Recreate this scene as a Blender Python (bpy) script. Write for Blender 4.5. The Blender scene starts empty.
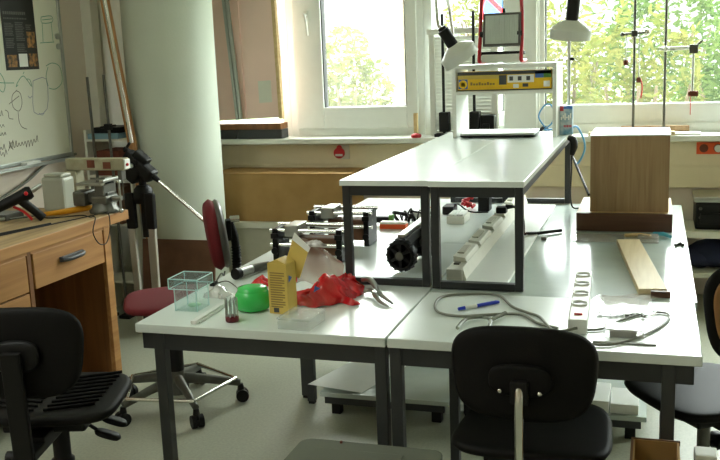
import bpy, bmesh, math, random
from mathutils import Vector, Matrix, Euler
random.seed(7)
PI = math.pi
V = Vector
SC = bpy.context.scene
COL = SC.collection

# ------------------------------------------------------------------ materials
def lin(c):
    return tuple((x/255/12.92) if x/255 <= .04045 else ((x/255+.055)/1.055)**2.4 for x in c)

def mat(name, rgb, rough=.5, metal=0., var=.0, scale=20., bump=0., bscale=200., rgb2=None, spec=.5, coat=0.):
    m = bpy.data.materials.new(name); m.use_nodes = True
    nt = m.node_tree; b = nt.nodes['Principled BSDF']
    c = lin(rgb)
    b.inputs['Base Color'].default_value = (*c, 1)
    b.inputs['Roughness'].default_value = rough
    b.inputs['Metallic'].default_value = metal
    b.inputs['Specular IOR Level'].default_value = spec
    b.inputs['Coat Weight'].default_value = coat
    tc = nt.nodes.new('ShaderNodeTexCoord')
    if var or rgb2:
        n = nt.nodes.new('ShaderNodeTexNoise'); n.inputs['Scale'].default_value = scale; n.inputs['Detail'].default_value = 5
        nt.links.new(tc.outputs['Object'], n.inputs['Vector'])
        r = nt.nodes.new('ShaderNodeValToRGB')
        c2 = lin(rgb2) if rgb2 else tuple(x*(1-var) for x in c)
        r.color_ramp.elements[0].position = .35; r.color_ramp.elements[1].position = .65
        r.color_ramp.elements[0].color = (*c2, 1); r.color_ramp.elements[1].color = (*c, 1)
        nt.links.new(n.outputs['Fac'], r.inputs['Fac']); nt.links.new(r.outputs['Color'], b.inputs['Base Color'])
    if bump:
        n = nt.nodes.new('ShaderNodeTexNoise'); n.inputs['Scale'].default_value = bscale; n.inputs['Detail'].default_value = 3
        nt.links.new(tc.outputs['Object'], n.inputs['Vector'])
        bp = nt.nodes.new('ShaderNodeBump'); bp.inputs['Strength'].default_value = bump; bp.inputs['Distance'].default_value = .002
        nt.links.new(n.outputs['Fac'], bp.inputs['Height']); nt.links.new(bp.outputs['Normal'], b.inputs['Normal'])
    return m

def wood(name, a, b_, rough=.5, axis='Z', scale=1., spec=.4):
    m = bpy.data.materials.new(name); m.use_nodes = True
    nt = m.node_tree; b = nt.nodes['Principled BSDF']
    b.inputs['Roughness'].default_value = rough; b.inputs['Specular IOR Level'].default_value = spec
    tc = nt.nodes.new('ShaderNodeTexCoord'); mp = nt.nodes.new('ShaderNodeMapping')
    s = {'X': (1.2, 22, 22), 'Y': (22, 1.2, 22), 'Z': (22, 22, 1.2)}[axis]
    mp.inputs['Scale'].default_value = tuple(x*scale for x in s)
    n = nt.nodes.new('ShaderNodeTexNoise'); n.inputs['Scale'].default_value = 2.2; n.inputs['Detail'].default_value = 8; n.inputs['Distortion'].default_value = .6
    r = nt.nodes.new('ShaderNodeValToRGB')
    r.color_ramp.elements[0].position = .3; r.color_ramp.elements[1].position = .68
    r.color_ramp.elements[0].color = (*lin(b_), 1); r.color_ramp.elements[1].color = (*lin(a), 1)
    nt.links.new(tc.outputs['Object'], mp.inputs['Vector']); nt.links.new(mp.outputs['Vector'], n.inputs['Vector'])
    nt.links.new(n.outputs['Fac'], r.inputs['Fac']); nt.links.new(r.outputs['Color'], b.inputs['Base Color'])
    bp = nt.nodes.new('ShaderNodeBump'); bp.inputs['Strength'].default_value = .08; bp.inputs['Distance'].default_value = .002
    nt.links.new(n.outputs['Fac'], bp.inputs['Height']); nt.links.new(bp.outputs['Normal'], b.inputs['Normal'])
    return m

def clear(name, tint=(245, 250, 250), opac=.12, rough=.05, body=(230, 240, 240), gloss=.12, translucent=False, noise=0.):
    """clear plastic or window glass: light passes straight, a share scatters (dust, haze), a share mirrors"""
    m = bpy.data.materials.new(name); m.use_nodes = True
    nt = m.node_tree; nt.nodes.remove(nt.nodes['Principled BSDF']); out = nt.nodes['Material Output']
    t = nt.nodes.new('ShaderNodeBsdfTransparent'); t.inputs['Color'].default_value = (*lin(tint), 1)
    d = nt.nodes.new('ShaderNodeBsdfTranslucent' if translucent else 'ShaderNodeBsdfDiffuse'); d.inputs['Color'].default_value = (*lin(body), 1)
    g = nt.nodes.new('ShaderNodeBsdfGlossy'); g.inputs['Roughness'].default_value = rough; g.inputs['Color'].default_value = (.95, .95, .95, 1)
    m1 = nt.nodes.new('ShaderNodeMixShader'); m1.inputs[0].default_value = opac
    if noise:
        tc = nt.nodes.new('ShaderNodeTexCoord'); n = nt.nodes.new('ShaderNodeTexNoise'); n.inputs['Scale'].default_value = 9; n.inputs['Detail'].default_value = 6
        mr = nt.nodes.new('ShaderNodeMapRange'); mr.inputs['To Min'].default_value = max(0, opac-noise); mr.inputs['To Max'].default_value = opac+noise
        nt.links.new(tc.outputs['Object'], n.inputs['Vector']); nt.links.new(n.outputs['Fac'], mr.inputs['Value']); nt.links.new(mr.outputs['Result'], m1.inputs[0])
    fr = nt.nodes.new('ShaderNodeLayerWeight'); fr.inputs['Blend'].default_value = .5
    pw = nt.nodes.new('ShaderNodeMath'); pw.operation = 'POWER'; pw.inputs[1].default_value = 4
    ma = nt.nodes.new('ShaderNodeMath'); ma.operation = 'MULTIPLY_ADD'; ma.inputs[1].default_value = gloss*4; ma.inputs[2].default_value = .03; ma.use_clamp = True
    nt.links.new(fr.outputs['Facing'], pw.inputs[0]); nt.links.new(pw.outputs[0], ma.inputs[0])
    m2 = nt.nodes.new('ShaderNodeMixShader')
    nt.links.new(t.outputs[0], m1.inputs[1]); nt.links.new(d.outputs[0], m1.inputs[2])
    nt.links.new(ma.outputs[0], m2.inputs[0]); nt.links.new(m1.outputs[0], m2.inputs[1]); nt.links.new(g.outputs[0], m2.inputs[2])
    nt.links.new(m2.outputs[0], out.inputs['Surface'])
    return m

def leafmat(name, a, b_):
    m = bpy.data.materials.new(name); m.use_nodes = True
    nt = m.node_tree; nt.nodes.remove(nt.nodes['Principled BSDF']); out = nt.nodes['Material Output']
    tc = nt.nodes.new('ShaderNodeTexCoord'); n = nt.nodes.new('ShaderNodeTexNoise'); n.inputs['Scale'].default_value = 5; n.inputs['Detail'].default_value = 4
    r = nt.nodes.new('ShaderNodeValToRGB'); r.color_ramp.elements[0].position = .35; r.color_ramp.elements[1].position = .65
    r.color_ramp.elements[0].color = (*lin(a), 1); r.color_ramp.elements[1].color = (*lin(b_), 1)
    d = nt.nodes.new('ShaderNodeBsdfDiffuse'); t = nt.nodes.new('ShaderNodeBsdfTranslucent'); mx = nt.nodes.new('ShaderNodeMixShader'); mx.inputs[0].default_value = .5
    nt.links.new(tc.outputs['Object'], n.inputs['Vector']); nt.links.new(n.outputs['Fac'], r.inputs['Fac'])
    nt.links.new(r.outputs['Color'], d.inputs['Color']); nt.links.new(r.outputs['Color'], t.inputs['Color'])
    nt.links.new(d.outputs[0], mx.inputs[1]); nt.links.new(t.outputs[0], mx.inputs[2]); nt.links.new(mx.outputs[0], out.inputs['Surface'])
    return m

M = dict(
    wall=mat('wall_paint', (232, 220, 206), .9, var=.04, scale=3, bump=.1),
    ceil=mat('ceiling_paint', (232, 232, 226), .95, var=.03),
    floor=mat('linoleum', (168, 170, 152), .38, rgb2=(155, 158, 141), scale=90, spec=.45),
    column=mat('column_paint', (198, 206, 192), .75, var=.03, scale=4, bump=.25, bscale=60),
    upvc=mat('white_window_plastic', (236, 240, 236), .35, var=.02),
    gasket=mat('black_rubber_gasket', (30, 32, 32), .7, var=.1),
    sill=mat('sill_stone', (226, 228, 220), .3, var=.04, scale=12),
    trunk=mat('trunking_beige', (234, 222, 190), .6, var=.03),
    ledge=mat('ledge_white', (214, 212, 198), .5, var=.03),
    coverpanel=mat('cover_panel_grey', (190, 186, 168), .6, var=.05),
    white=mat('white_plastic', (228, 230, 224), .4, var=.02),
    dirtycream=mat('dirty_cream_paint', (168, 164, 138), .6, rgb2=(140, 134, 108), scale=14),
    milky=mat('milky_plastic', (168, 170, 154), .45, var=.08, scale=6),
    offwhite=mat('cream_plastic', (222, 222, 208), .5, var=.05),
    laminate=mat('white_laminate', (224, 232, 228), .24, var=.03, scale=6, spec=.5),
    laminate_grey=mat('grey_laminate', (186, 198, 192), .16, rgb2=(176, 188, 183), scale=5, spec=.6),
    edge=mat('laminate_edge', (206, 210, 196), .4, var=.03),
    steel_dark=mat('dark_grey_steel', (50, 52, 53), .5, var=.06, scale=30),
    shelf_steel=mat('anthracite_steel', (30, 33, 34), .45, var=.06, scale=30),
    black=mat('black_plastic', (14, 13, 12), .5, spec=.28, var=.15, scale=40),
    blackpu=mat('black_polyurethane', (12, 10, 8), .6, spec=.18, var=.12, scale=60, bump=.2, bscale=300),
    blackmetal=mat('black_metal', (16, 16, 16), .35, .6, var=.1),
    chrome=mat('chrome', (220, 220, 215), .14, 1., var=.04),
    dullmetal=mat('dull_aluminium', (176, 178, 172), .34, 1., var=.08, scale=15),
    darkmetal=mat('worn_steel', (100, 100, 92), .42, .55, var=.2, scale=25),
    red=mat('red_fabric', (106, 10, 22), .8, var=.2, scale=150, bump=.3, bscale=500),
    greyvinyl=mat('grey_vinyl', (80, 78, 72), .35, var=.1, bump=.3),
    redpaint=mat('red_paint', (176, 24, 36), .35, var=.06),
    redplastic=mat('red_plastic', (196, 22, 34), .35, var=.08),
    orange=mat('orange_plastic', (228, 88, 30), .45, var=.06),
    card=mat('cardboard', (172, 136, 84), .85, rgb2=(162, 126, 76), scale=8, bump=.15),
    carddark=mat('brown_hardboard', (104, 70, 46), .8, rgb2=(92, 60, 38), scale=12),
    bench=wood('bench_birch', (184, 136, 80), (154, 106, 58), .55, 'Y', .6),
    benchtop=wood('worn_bench_top', (186, 158, 114), (126, 104, 74), .6, 'Y', .35),
    benchin=wood('brown_ply', (142, 96, 52), (112, 72, 36), .6, 'Z', .5),
    beech=wood('pale_beech', (214, 186, 140), (196, 164, 116), .5, 'Y', .8),
    walnut=wood('grey_brown_veneer', (166, 138, 102), (142, 114, 80), .5, 'Z', 1.1),
    walnutdark=wood('dark_brown_veneer', (98, 66, 48), (80, 50, 36), .5, 'X', .9),
    spruce=wood('spruce_plank', (222, 204, 166), (204, 182, 140), .55, 'Y', .8),
    pole=wood('gilded_wood', (184, 138, 84), (146, 98, 56), .4, 'Z', .6),
    ply=wood('chair_plywood', (150, 108, 64), (126, 86, 48), .45, 'Z', .8),
    pink=mat('pink_foam_board', (238, 206, 194), .8, var=.05, scale=5),
    board=mat('whiteboard_enamel', (216, 217, 200), .3, var=.03, scale=3),
    alu=mat('aluminium_profile', (186, 190, 186), .35, .8, var=.05),
    poster=mat('poster_black', (26, 26, 24), .35, var=.3, scale=10),
    postergrey=mat('poster_text_grey', (96, 98, 92), .5, var=.3, scale=60),
    posterorange=mat('poster_picture', (176, 126, 66), .5, rgb2=(52, 50, 36), scale=45),
    paper=mat('white_paper', (236, 238, 234), .8, var=.03),
    markgreen=mat('green_marker', (84, 158, 126), .6, var=.2),
    markblack=mat('black_marker', (84, 76, 66), .6, var=.2),
    markblue=mat('blue_marker', (140, 146, 170), .6, var=.2),
    yellowcard=mat('yellow_carton', (216, 188, 98), .55, rgb2=(202, 174, 84), scale=8),
    yellow=mat('yellow_print', (240, 196, 30), .4, var=.06),
    yellowh=mat('yellow_handle', (230, 160, 30), .4, var=.05),
    ink=mat('ink_brown', (150, 124, 62), .6, var=.1),
    inkgrey=mat('ink_grey', (70, 72, 72), .6, var=.1),
    blueprint=mat('blue_print', (60, 110, 190), .4, var=.1),
    greenprint=mat('green_print', (90, 150, 60), .4, var=.2),
    bluecard=mat('blue_carton', (86, 140, 176), .4, rgb2=(190, 206, 214), scale=26),
    bluecable=mat('blue_cable', (90, 160, 210), .4, var=.05),
    greycable=mat('grey_cable', (128, 130, 120), .5, var=.05),
    bluepen=mat('blue_pen', (36, 60, 190), .3, var=.05),
    green=mat('green_translucent', (60, 206, 96), .25, rgb2=(36, 180, 76), scale=9, spec=.7),
    navy=mat('navy_cloth', (20, 28, 60), .8, var=.2),
    foil=mat('red_foil', (214, 16, 28), .2, var=.15, scale=14, spec=.9, bump=.8, bscale=90),
    bagmetal=mat('silver_wrapper', (186, 184, 180), .3, .6, var=.15, scale=30),
    paleblue=mat('pale_blue_card', (128, 164, 178), .6, var=.06),
    leggrey=mat('satin_grey_tube', (190, 186, 174), .45, .3, var=.05),
    teal=mat('teal_plastic', (60, 150, 170), .4, var=.1),
    lampshade=mat('lamp_grey_white', (206, 210, 202), .35, var=.03),
    greyglass=mat('ribbed_grey_glass', (206, 214, 206), .25, var=.1, scale=8),
    brownrust=mat('brown_rust', (110, 56, 36), .8, var=.2),
    acryl=clear('clear_acrylic', (250, 254, 254), .05, .03, (215, 235, 235), .12),
    bagclear=clear('clear_bag', (245, 245, 245), .35, .12, (225, 222, 216), .2, False, .12),
    pboxclear=clear('frosted_box', (248, 250, 250), .22, .2, (220, 226, 222), .14),
    binclear=clear('cloudy_bin_plastic', (200, 205, 195), .55, .25, (150, 154, 142), .1),
    glass=clear('window_glass', (250, 253, 252), .016, .0, (240, 245, 240), .04, True, .012),
    dustyglass=clear('dusty_window_glass', (250, 252, 250), .05, .0, (245, 248, 240), .04, True, .03),
    leaf=leafmat('leaf_yellow_green', (72, 82, 36), (104, 102, 54)),
    leaf2=leafmat('leaf_green', (50, 72, 34), (80, 94, 50)),
    bark=mat('bark', (104, 90, 70), .9, rgb2=(80, 68, 52), scale=15),
    grass=mat('lawn', (74, 90, 46), .95, rgb2=(60, 76, 38), scale=30),
    facade=mat('pale_render', (224, 222, 214), .9, var=.04),
)

# ------------------------------------------------------------------ mesh builder
class MB:
    def __init__(s): s.v = []; s.f = []; s.m = []; s.s = []
    def add(s, vs, fs, T=None, mi=0, smooth=False):
        b = len(s.v)
        s.v += [tuple(T @ V(p)) if T is not None else tuple(p) for p in vs]
        s.f += [tuple(i+b for i in f) for f in fs]; s.m += [mi]*len(fs); s.s += [smooth]*len(fs)
        return s
    def bm(s, bm, T=None, mi=0, smooth=False):
        bm.verts.index_update(); vs = [v.co.copy() for v in bm.verts]; fs = [[v.index for v in f.verts] for f in bm.faces]
        bm.free(); return s.add(vs, fs, T, mi, smooth)
    def box(s, lo, hi, bev=0., T=None, mi=0, seg=2):
        bm = bmesh.new(); bmesh.ops.create_cube(bm, size=1)
        lo = V(lo); hi = V(hi); c = (lo+hi)/2; d = hi-lo
        for v in bm.verts: v.co = V((v.co.x*d.x+c.x, v.co.y*d.y+c.y, v.co.z*d.z+c.z))
        bev = min(bev, .45*min(abs(d.x), abs(d.y), abs(d.z)))
        if bev > 0: bmesh.ops.bevel(bm, geom=list(bm.edges), offset=bev, segments=seg, affect='EDGES', profile=.6)
        return s.bm(bm, T, mi)
    def prism(s, poly, h, T=None, bev=0., mi=0, z0=0.):
        """poly in XY, extruded from z0 to z0+h"""
        bm = bmesh.new(); n = len(poly)
        a = [bm.verts.new((x, y, z0)) for x, y in poly]; b = [bm.verts.new((x, y, z0+h)) for x, y in poly]
        bm.faces.new(a[::-1]); bm.faces.new(b)
        for i in range(n): bm.faces.new((a[i], a[(i+1) % n], b[(i+1) % n], b[i]))
        bmesh.ops.recalc_face_normals(bm, faces=list(bm.faces))
        if bev > 0:
            es = [e for e in bm.edges if len(e.link_faces) == 2 and e.calc_face_angle(0) > .7]
            bmesh.ops.bevel(bm, geom=es, offset=bev, segments=2, affect='EDGES', profile=.6)
        return s.bm(bm, T, mi)
    def tube(s, pts, r, seg=8, closed=False, mi=0, smoothpath=0, T=None):
        pts = [V(p) for p in pts]
        rs = list(r) if isinstance(r, (list, tuple)) else [r]*len(pts)
        if smoothpath:
            q, qr, n = [], [], len(pts)
            rng = n if closed else n-1
            for i in range(rng):
                g = lambda k: pts[k % n] if closed else pts[max(0, min(n-1, k))]
                p0, p1, p2, p3 = g(i-1), g(i), g(i+1), g(i+2)
                for k in range(smoothpath):
                    t = k/smoothpath
                    q.append(.5*((2*p1)+(p2-p0)*t+(2*p0-5*p1+4*p2-p3)*t*t+(3*p1-p0-3*p2+p3)*t**3))
                    qr.append(rs[i]*(1-t)+rs[(i+1) % n]*t)
            if not closed: q.append(pts[-1]); qr.append(rs[-1])
            pts, rs = q, qr
        n = len(pts); vs, fs = [], []
        tan = []
        for i in range(n):
            a = pts[i-1] if (i or closed) else pts[i]; b = pts[(i+1) % n] if (i < n-1 or closed) else pts[i]
            d = b-a; tan.append(d.normalized() if d.length > 1e-9 else V((0, 0, 1)))
        up = V((0, 0, 1)) if abs(tan[0].z) < .9 else V((1, 0, 0))
        nrm = (up-tan[0]*up.dot(tan[0])).normalized()
        for i in range(n):
            nrm = nrm-tan[i]*nrm.dot(tan[i])
            nrm = nrm.normalized() if nrm.length > 1e-6 else tan[i].orthogonal().normalized()
            bi = tan[i].cross(nrm)
            for k in range(seg):
                a = 2*PI*k/seg; vs.append(pts[i]+(nrm*math.cos(a)+bi*math.sin(a))*rs[i])
        for i in range(n if closed else n-1):
            j = (i+1) % n
            for k in range(seg): fs.append((i*seg+k, i*seg+(k+1) % seg, j*seg+(k+1) % seg, j*seg+k))
        s.add(vs, fs, T, mi, True)
        if not closed:
            s.add(vs[:seg], [tuple(range(seg))[::-1]], T, mi); s.add(vs[-seg:], [tuple(range(seg))], T, mi)
        return s
    def cyl(s, a, b, r, seg=20, mi=0, r2=None, T=None):
        a, b = V(a), V(b); return s.tube([a, b], [r, r if r2 is None else r2], seg, False, mi, 0, T)
    def lathe(s, prof, c=(0, 0, 0), seg=24, T=None, mi=0, smooth=True):
        """prof: (r, z) from bottom to top, closed with caps when r > 0"""
        vs, fs = [], []; c = V(c); n = len(prof)
        for r, z in prof:
            for k in range(seg):
                a = 2*PI*k/seg; vs.append(c+V((max(r, 1e-5)*math.cos(a), max(r, 1e-5)*math.sin(a), z)))
        for i in range(n-1):
            for k in range(seg): fs.append((i*seg+k, i*seg+(k+1) % seg, (i+1)*seg+(k+1) % seg, (i+1)*seg+k))
        s.add(vs, fs, T, mi, smooth)
        s.add(vs[:seg], [tuple(range(seg))[::-1]], T, mi); s.add(vs[-seg:], [tuple(range(seg))], T, mi)
        return s
    def sphere(s, c, r, T=None, mi=0, seg=14):
        p = [(math.sin(PI*i/8)*1, -math.cos(PI*i/8)) for i in range(9)]
        r = V(r) if not isinstance(r, (int, float)) else V((r, r, r))
        S = Matrix.Translation(V(c)) @ Matrix.Diagonal((*r, 1))
        return s.lathe(p, seg=seg, T=(T @ S) if T is not None else S, mi=mi)
    def pad(s, w, h, t, T=None, mi=0, expo=3.2, taper=0., bend=0., bend2=0., rim=.5, seg=56, rings=9):
        """cushion: superellipse outline w x h in XY, thickness t along Z, bent by x^2 and y^2"""
        vs, fs = [], []
        def pt(k, q, side):
            a = 2*PI*k/seg; ca, sa = math.cos(a), math.sin(a)
            x = math.copysign(abs(ca)**(2/expo), ca)*w/2*q; y = math.copysign(abs(sa)**(2/expo), sa)*h/2*q
            x *= 1+taper*(y/(h/2))
            z = side*t/2*(rim+(1-rim)*math.sqrt(max(0, 1-q**4))) if q < 1 else side*t/2*rim
            return V((x, y, z+bend*x*x+bend2*y*y))
        qs = [.02]+[i/(rings-1) for i in range(1, rings-1)]+[.96, 1.0]
        for side in (1, -1):
            b = len(vs)
            for q in qs:
                for k in range(seg): vs.append(pt(k, q, side))
            for i in range(len(qs)-1):
                for k in range(seg):
                    f = (b+i*seg+k, b+i*seg+(k+1) % seg, b+(i+1)*seg+(k+1) % seg, b+(i+1)*seg+k)
                    fs.append(f[::-1] if side > 0 else f)
            f = tuple(range(b, b+seg)); fs.append(f if side > 0 else f[::-1])
        o = len(qs)*seg; l = (len(qs)-1)*seg
        # rounded rim: one mid ring pushed outwards
        m0 = len(vs)
        for k in range(seg):
            p = (vs[l+k]+vs[o+l+k])/2; c = V((p.x, p.y, 0)); vs.append(p+c.normalized()*t*rim*.35)
        for k in range(seg):
            k2 = (k+1) % seg
            fs.append((l+k2, l+k, m0+k, m0+k2)); fs.append((m0+k2, m0+k, o+l+k, o+l+k2))
        fs = [f[::-1] for f in fs]
        return s.add(vs, fs, T, mi, True)
    def mesh(s, name, mats):
        me = bpy.data.meshes.new(name); me.from_pydata(s.v, [], s.f)
        for m in mats: me.materials.append(m)
        me.polygons.foreach_set('material_index', s.m); me.polygons.foreach_set('use_smooth', s.s)
        bm = bmesh.new(); bm.from_mesh(me); bmesh.ops.recalc_face_normals(bm, faces=list(bm.faces)); bm.to_mesh(me); bm.free()
        me.update(); return me

def Mx(loc=(0, 0, 0), rot=(0, 0, 0), sc=None):
    m = Matrix.Translation(V(loc)) @ Euler(rot).to_matrix().to_4x4()
    return m if sc is None else m @ Matrix.Diagonal((*sc, 1))

def frame_to(p, x, y, z):
    m = Matrix((V(x), V(y), V(z))).transposed().to_4x4(); m.translation = V(p); return m

def tag(o, label, cat, group=None):
    o['label'] = label; o['category'] = cat
    if group: o['group'] = group
    return o

def thing(name, label, cat, loc=(0, 0, 0), rz=0., group=None):
    o = bpy.data.objects.new(name, None); COL.objects.link(o)
    o.location = loc; o.rotation_euler = (0, 0, rz); o.empty_display_size = .05
    return tag(o, label, cat, group)

def rootmat(o):
    m = Matrix.Translation(o.location) @ o.rotation_euler.to_matrix().to_4x4()
    return rootmat(o.parent) @ m if o.parent else m

def part(parent, name, mb, mats, label=None, world=True, T=None):
    """one mesh part; world=True: the builder's coordinates are world ones"""
    if not isinstance(mats, (list, tuple)): mats = [mats]
    if T is not None: mb.v = [tuple(T @ V(p)) for p in mb.v]
    if world:
        inv = rootmat(parent).inverted(); mb.v = [tuple(inv @ V(p)) for p in mb.v]
    o = bpy.data.objects.new(name, mb.mesh(name, mats)); COL.objects.link(o); o.parent = parent
    if label: o['label'] = label
    return o

def single(name, mb, mats, label, cat, loc=None, group=None):
    if not isinstance(mats, (list, tuple)): mats = [mats]
    if loc is None:
        xs, ys, zs = zip(*mb.v); loc = ((min(xs)+max(xs))/2, (min(ys)+max(ys))/2, min(zs))
    mb.v = [(x-loc[0], y-loc[1], z-loc[2]) for x, y, z in mb.v]
    o = bpy.data.objects.new(name, mb.mesh(name, mats)); COL.objects.link(o); o.location = loc
    return tag(o, label, cat, group)

def struct(name, mb, mats):
    if not isinstance(mats, (list, tuple)): mats = [mats]
    o = bpy.data.objects.new(name, mb.mesh(name, mats)); COL.objects.link(o); o['kind'] = 'structure'; return o

def spart(parent, name, mb, mats):
    o = bpy.data.objects.new(name, mb.mesh(name, mats if isinstance(mats, (list, tuple)) else [mats])); COL.objects.link(o); o.parent = parent; return o

def dup(root, loc, rz, label=None, group=None):
    r = root.copy(); COL.objects.link(r); r.location = loc; r.rotation_euler = (0, 0, rz)
    if label: r['label'] = label
    if group: r['group'] = group
    for ch in list(root.children):
        c = ch.copy(); COL.objects.link(c); c.parent = r
        for g in list(ch.children):
            d = g.copy(); COL.objects.link(d); d.parent = c
    return r

def text_mb(txt, size, T, mi=0, mb=None, align='LEFT'):
    cu = bpy.data.curves.new('t', 'FONT'); cu.body = txt; cu.size = size; cu.align_x = align
    o = bpy.data.objects.new('t', cu); COL.objects.link(o)
    dg = bpy.context.evaluated_depsgraph_get(); me = bpy.data.meshes.new_from_object(o.evaluated_get(dg))
    mb = mb or MB(); mb.add([v.co.copy() for v in me.vertices], [tuple(p.vertices) for p in me.polygons], T, mi)
    bpy.data.objects.remove(o); bpy.data.curves.remove(cu); bpy.data.meshes.remove(me); return mb

def rrect(w, h, r, n=5):
    out = []
    for cx, cy, a0 in ((w/2-r, h/2-r, 0), (-w/2+r, h/2-r, 90), (-w/2+r, -h/2+r, 180), (w/2-r, -h/2+r, 270)):
        for k in range(n+1):
            a = math.radians(a0+90*k/n); out.append((cx+r*math.cos(a), cy+r*math.sin(a)))
    return out

TZ = .73      # table top
SZ = 1.09     # top of the raised shelves
SILL = .98
WY = 5.75     # inner face of the window wall

# ------------------------------------------------------------------ the room
XL, XR, YB, ZC = -3.30, 3.4, -2.6, 2.9
struct('floor', MB().box((XL-.2, YB-.2, -.1), (XR+.2, WY+.3, 0)), M['floor'])
struct('ceiling', MB().box((XL-.2, YB-.2, ZC), (XR+.2, WY+.3, ZC+.15)), M['ceil'])
struct('wall_left', MB().box((XL-.15, YB, 0), (XL, WY+.25, ZC)), M['wall'])
struct('wall_right', MB().box((XR, YB, 0), (XR+.15, WY+.25, ZC)), M['wall'])
struct('wall_rear', MB().box((XL-.15, YB-.15, 0), (XR+.15, YB, ZC)), M['wall'])
struct('wall_window', MB().box((XL, WY, 0), (XR, WY+.25, SILL-.03)).box((XL, WY, 2.42), (XR, WY+.25, ZC)), M['wall'])
struct('trim_sill', MB().box((XL, 5.53, SILL-.035), (XR, WY+.02, SILL), .008), M['sill'])
struct('column', MB().lathe([(.268, 0), (.268, ZC)], (-2.768, 5.02, 0), 64), M['column'])
struct('trim_corner', MB().box((XL, 4.93, 0), (XL+.07, 5.01, ZC), .004).box((XL, 5.06, 0), (XL+.05, 5.4, ZC), .004), M['offwhite'])
struct('baseboard_left', MB().box((XL, YB, 0), (XL+.012, 4.92, .07)), M['coverpanel'])
# cable trunking with its groove lines under the sill
struct('trim_trunking', MB().box((XL, 5.70, .795), (XR, WY, .925), .004).box((XL, 5.706, .785), (XR, WY, .795)).box((XL, 5.70, .655), (XR, WY, .785), .004), M['trunk'])

# windows: (x0, x1, sash or fixed), pane edges; frame 1.05 - 2.42
def window(name, x0, x1, pane, zb, sash, glass, handle=None):
    r = bpy.data.objects.new(name, None); COL.objects.link(r); r.location = ((x0+x1)/2, WY+.08, SILL); r['kind'] = 'structure'
    z0, z1 = SILL, 2.42
    f = MB(); y0, y1 = WY+.0, WY+.08
    fw = .055
    f.box((x0, y0, z0), (x0+fw, y1, z1), .004).box((x1-fw, y0, z0), (x1, y1, z1), .004).box((x0+fw, y0, z0), (x1-fw, y1, z0+.055), .004).box((x0+fw, y0, z1-.05), (x1-fw, y1, z1), .004)
    part(r, 'window_frame', f, M['upvc'])
    px0, px1 = pane; zt = z1-.13
    s = MB(); ys = WY-.018 if sash else WY+.012
    a, b, c, d = x0+fw-.012, x1-fw+.012, z0+.045, z1-.04
    s.box((a, ys, c), (px0, WY+.06, d), .007).box((px1, ys, c), (b, WY+.06, d), .007).box((px0, ys, c), (px1, WY+.06, zb), .007).box((px0, ys, zt), (px1, WY+.06, d), .007)
    part(r, 'sash', s, M['upvc'])
    g = MB(); t = .007
    g.box((px0, ys+.012, zb), (px0+t, WY+.058, zt)).box((px1-t, ys+.012, zb), (px1, WY+.058, zt)).box((px0, ys+.012, zb), (px1, WY+.058, zb+t*.5)).box((px0, ys+.012, zt-t), (px1, WY+.058, zt))
    part(r, 'gasket', g, M['gasket'])
    part(r, 'pane', MB().add([(px0, WY+.035, zb), (px1, WY+.035, zb), (px1, WY+.035, zt), (px0, WY+.035, zt)], [(0, 1, 2, 3)]), glass)
    if handle:
        h = MB().box((handle[0]-.014, ys-.012, handle[1]-.04), (handle[0]+.014, ys, handle[1]+.04), .005)
        h.tube([(handle[0], ys-.01, handle[1]+.01), (handle[0], ys-.045, handle[1]+.01), (handle[0]+.012, ys-.05, handle[1]-.02), (handle[0]+.02, ys-.05, handle[1]-.12)], .009, 8, smoothpath=3)
        part(r, 'window_handle', h, M['white'])
    return r
window('window_1', XL, -2.30, (-3.12, -2.36), 1.06, False, M['glass'])
window('window_2', -2.30, -1.385, (-2.06, -1.50), 1.165, True, M['dustyglass'], (-2.155, 1.75))
window('window_3', -1.385, -.80, (-1.355, -.885), 1.12, False, M['glass'])
window('window_4', -.72, 1.30, (-.635, 1.12), 1.15, False, M['glass'])
window('window_5', 1.30, XR, (1.50, XR-.15), 1.15, False, M['glass'])
struct('trim_mullion', MB().box((-.88, WY-.02, SILL), (-.68, WY+.08, 2.42), .006), M['upvc'])

# radiator cover under the window: white ledge, grey front, a stretch left open
r = thing('radiator_cover', 'long white ledge with grey front panel running under the window wall', 'radiator cover', (0, 5.55, 0))
part(r, 'ledge_board', MB().box((XL, 5.335, .425), (XR, 5.70, .465), .006), M['ledge'])
part(r, 'front_panel', MB().box((XL, 5.36, .02), (-.35, 5.38, .425), .003), M['coverpanel'])
part(r, 'lower_shelf', MB().box((-.35, 5.34, .20), (XR, 5.70, .225), .004), M['ledge'])
for x in (-.35, 1.2, 2.6):
    part(r, 'divider', MB().box((x-.012, 5.37, 0), (x+.012, 5.70, .425)), M['coverpanel'])

# ------------------------------------------------------------------ outdoors
struct('ground', MB().add([(-30, 6.0, -.5), (30, 6.0, -.5), (30, 45, -.5), (-30, 45, -.5)], [(0, 1, 2, 3)]), M['grass'])
def foliage(n, c, rad, ls, seed):
    rnd = random.Random(seed); mb = MB()
    for i in range(n):
        while True:
            p = V((rnd.uniform(-1, 1), rnd.uniform(-1, 1), rnd.uniform(-1, 1)))
            if .25 < p.length < 1: break
        k = 1+.22*math.sin(p.x*7+seed)*math.cos(p.z*6+seed*2)
        q = V(c)+V((p.x*rad[0]*k, p.y*rad[1]*k, p.z*rad[2]*k))
        a = V((rnd.gauss(0, 1), rnd.gauss(0, 1), rnd.gauss(0, .6))).normalized(); b = a.cross(V((rnd.gauss(0, 1), rnd.gauss(0, 1), rnd.gauss(0, 1)))).normalized()
        l = ls*rnd.uniform(.6, 1.3); w = l*.34
        mb.add([q-a*l/2, q+b*w/2+a*l*.05, q+a*l/2, q-b*w/2+a*l*.05], [(0, 1, 2, 3)])
    return mb
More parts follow.
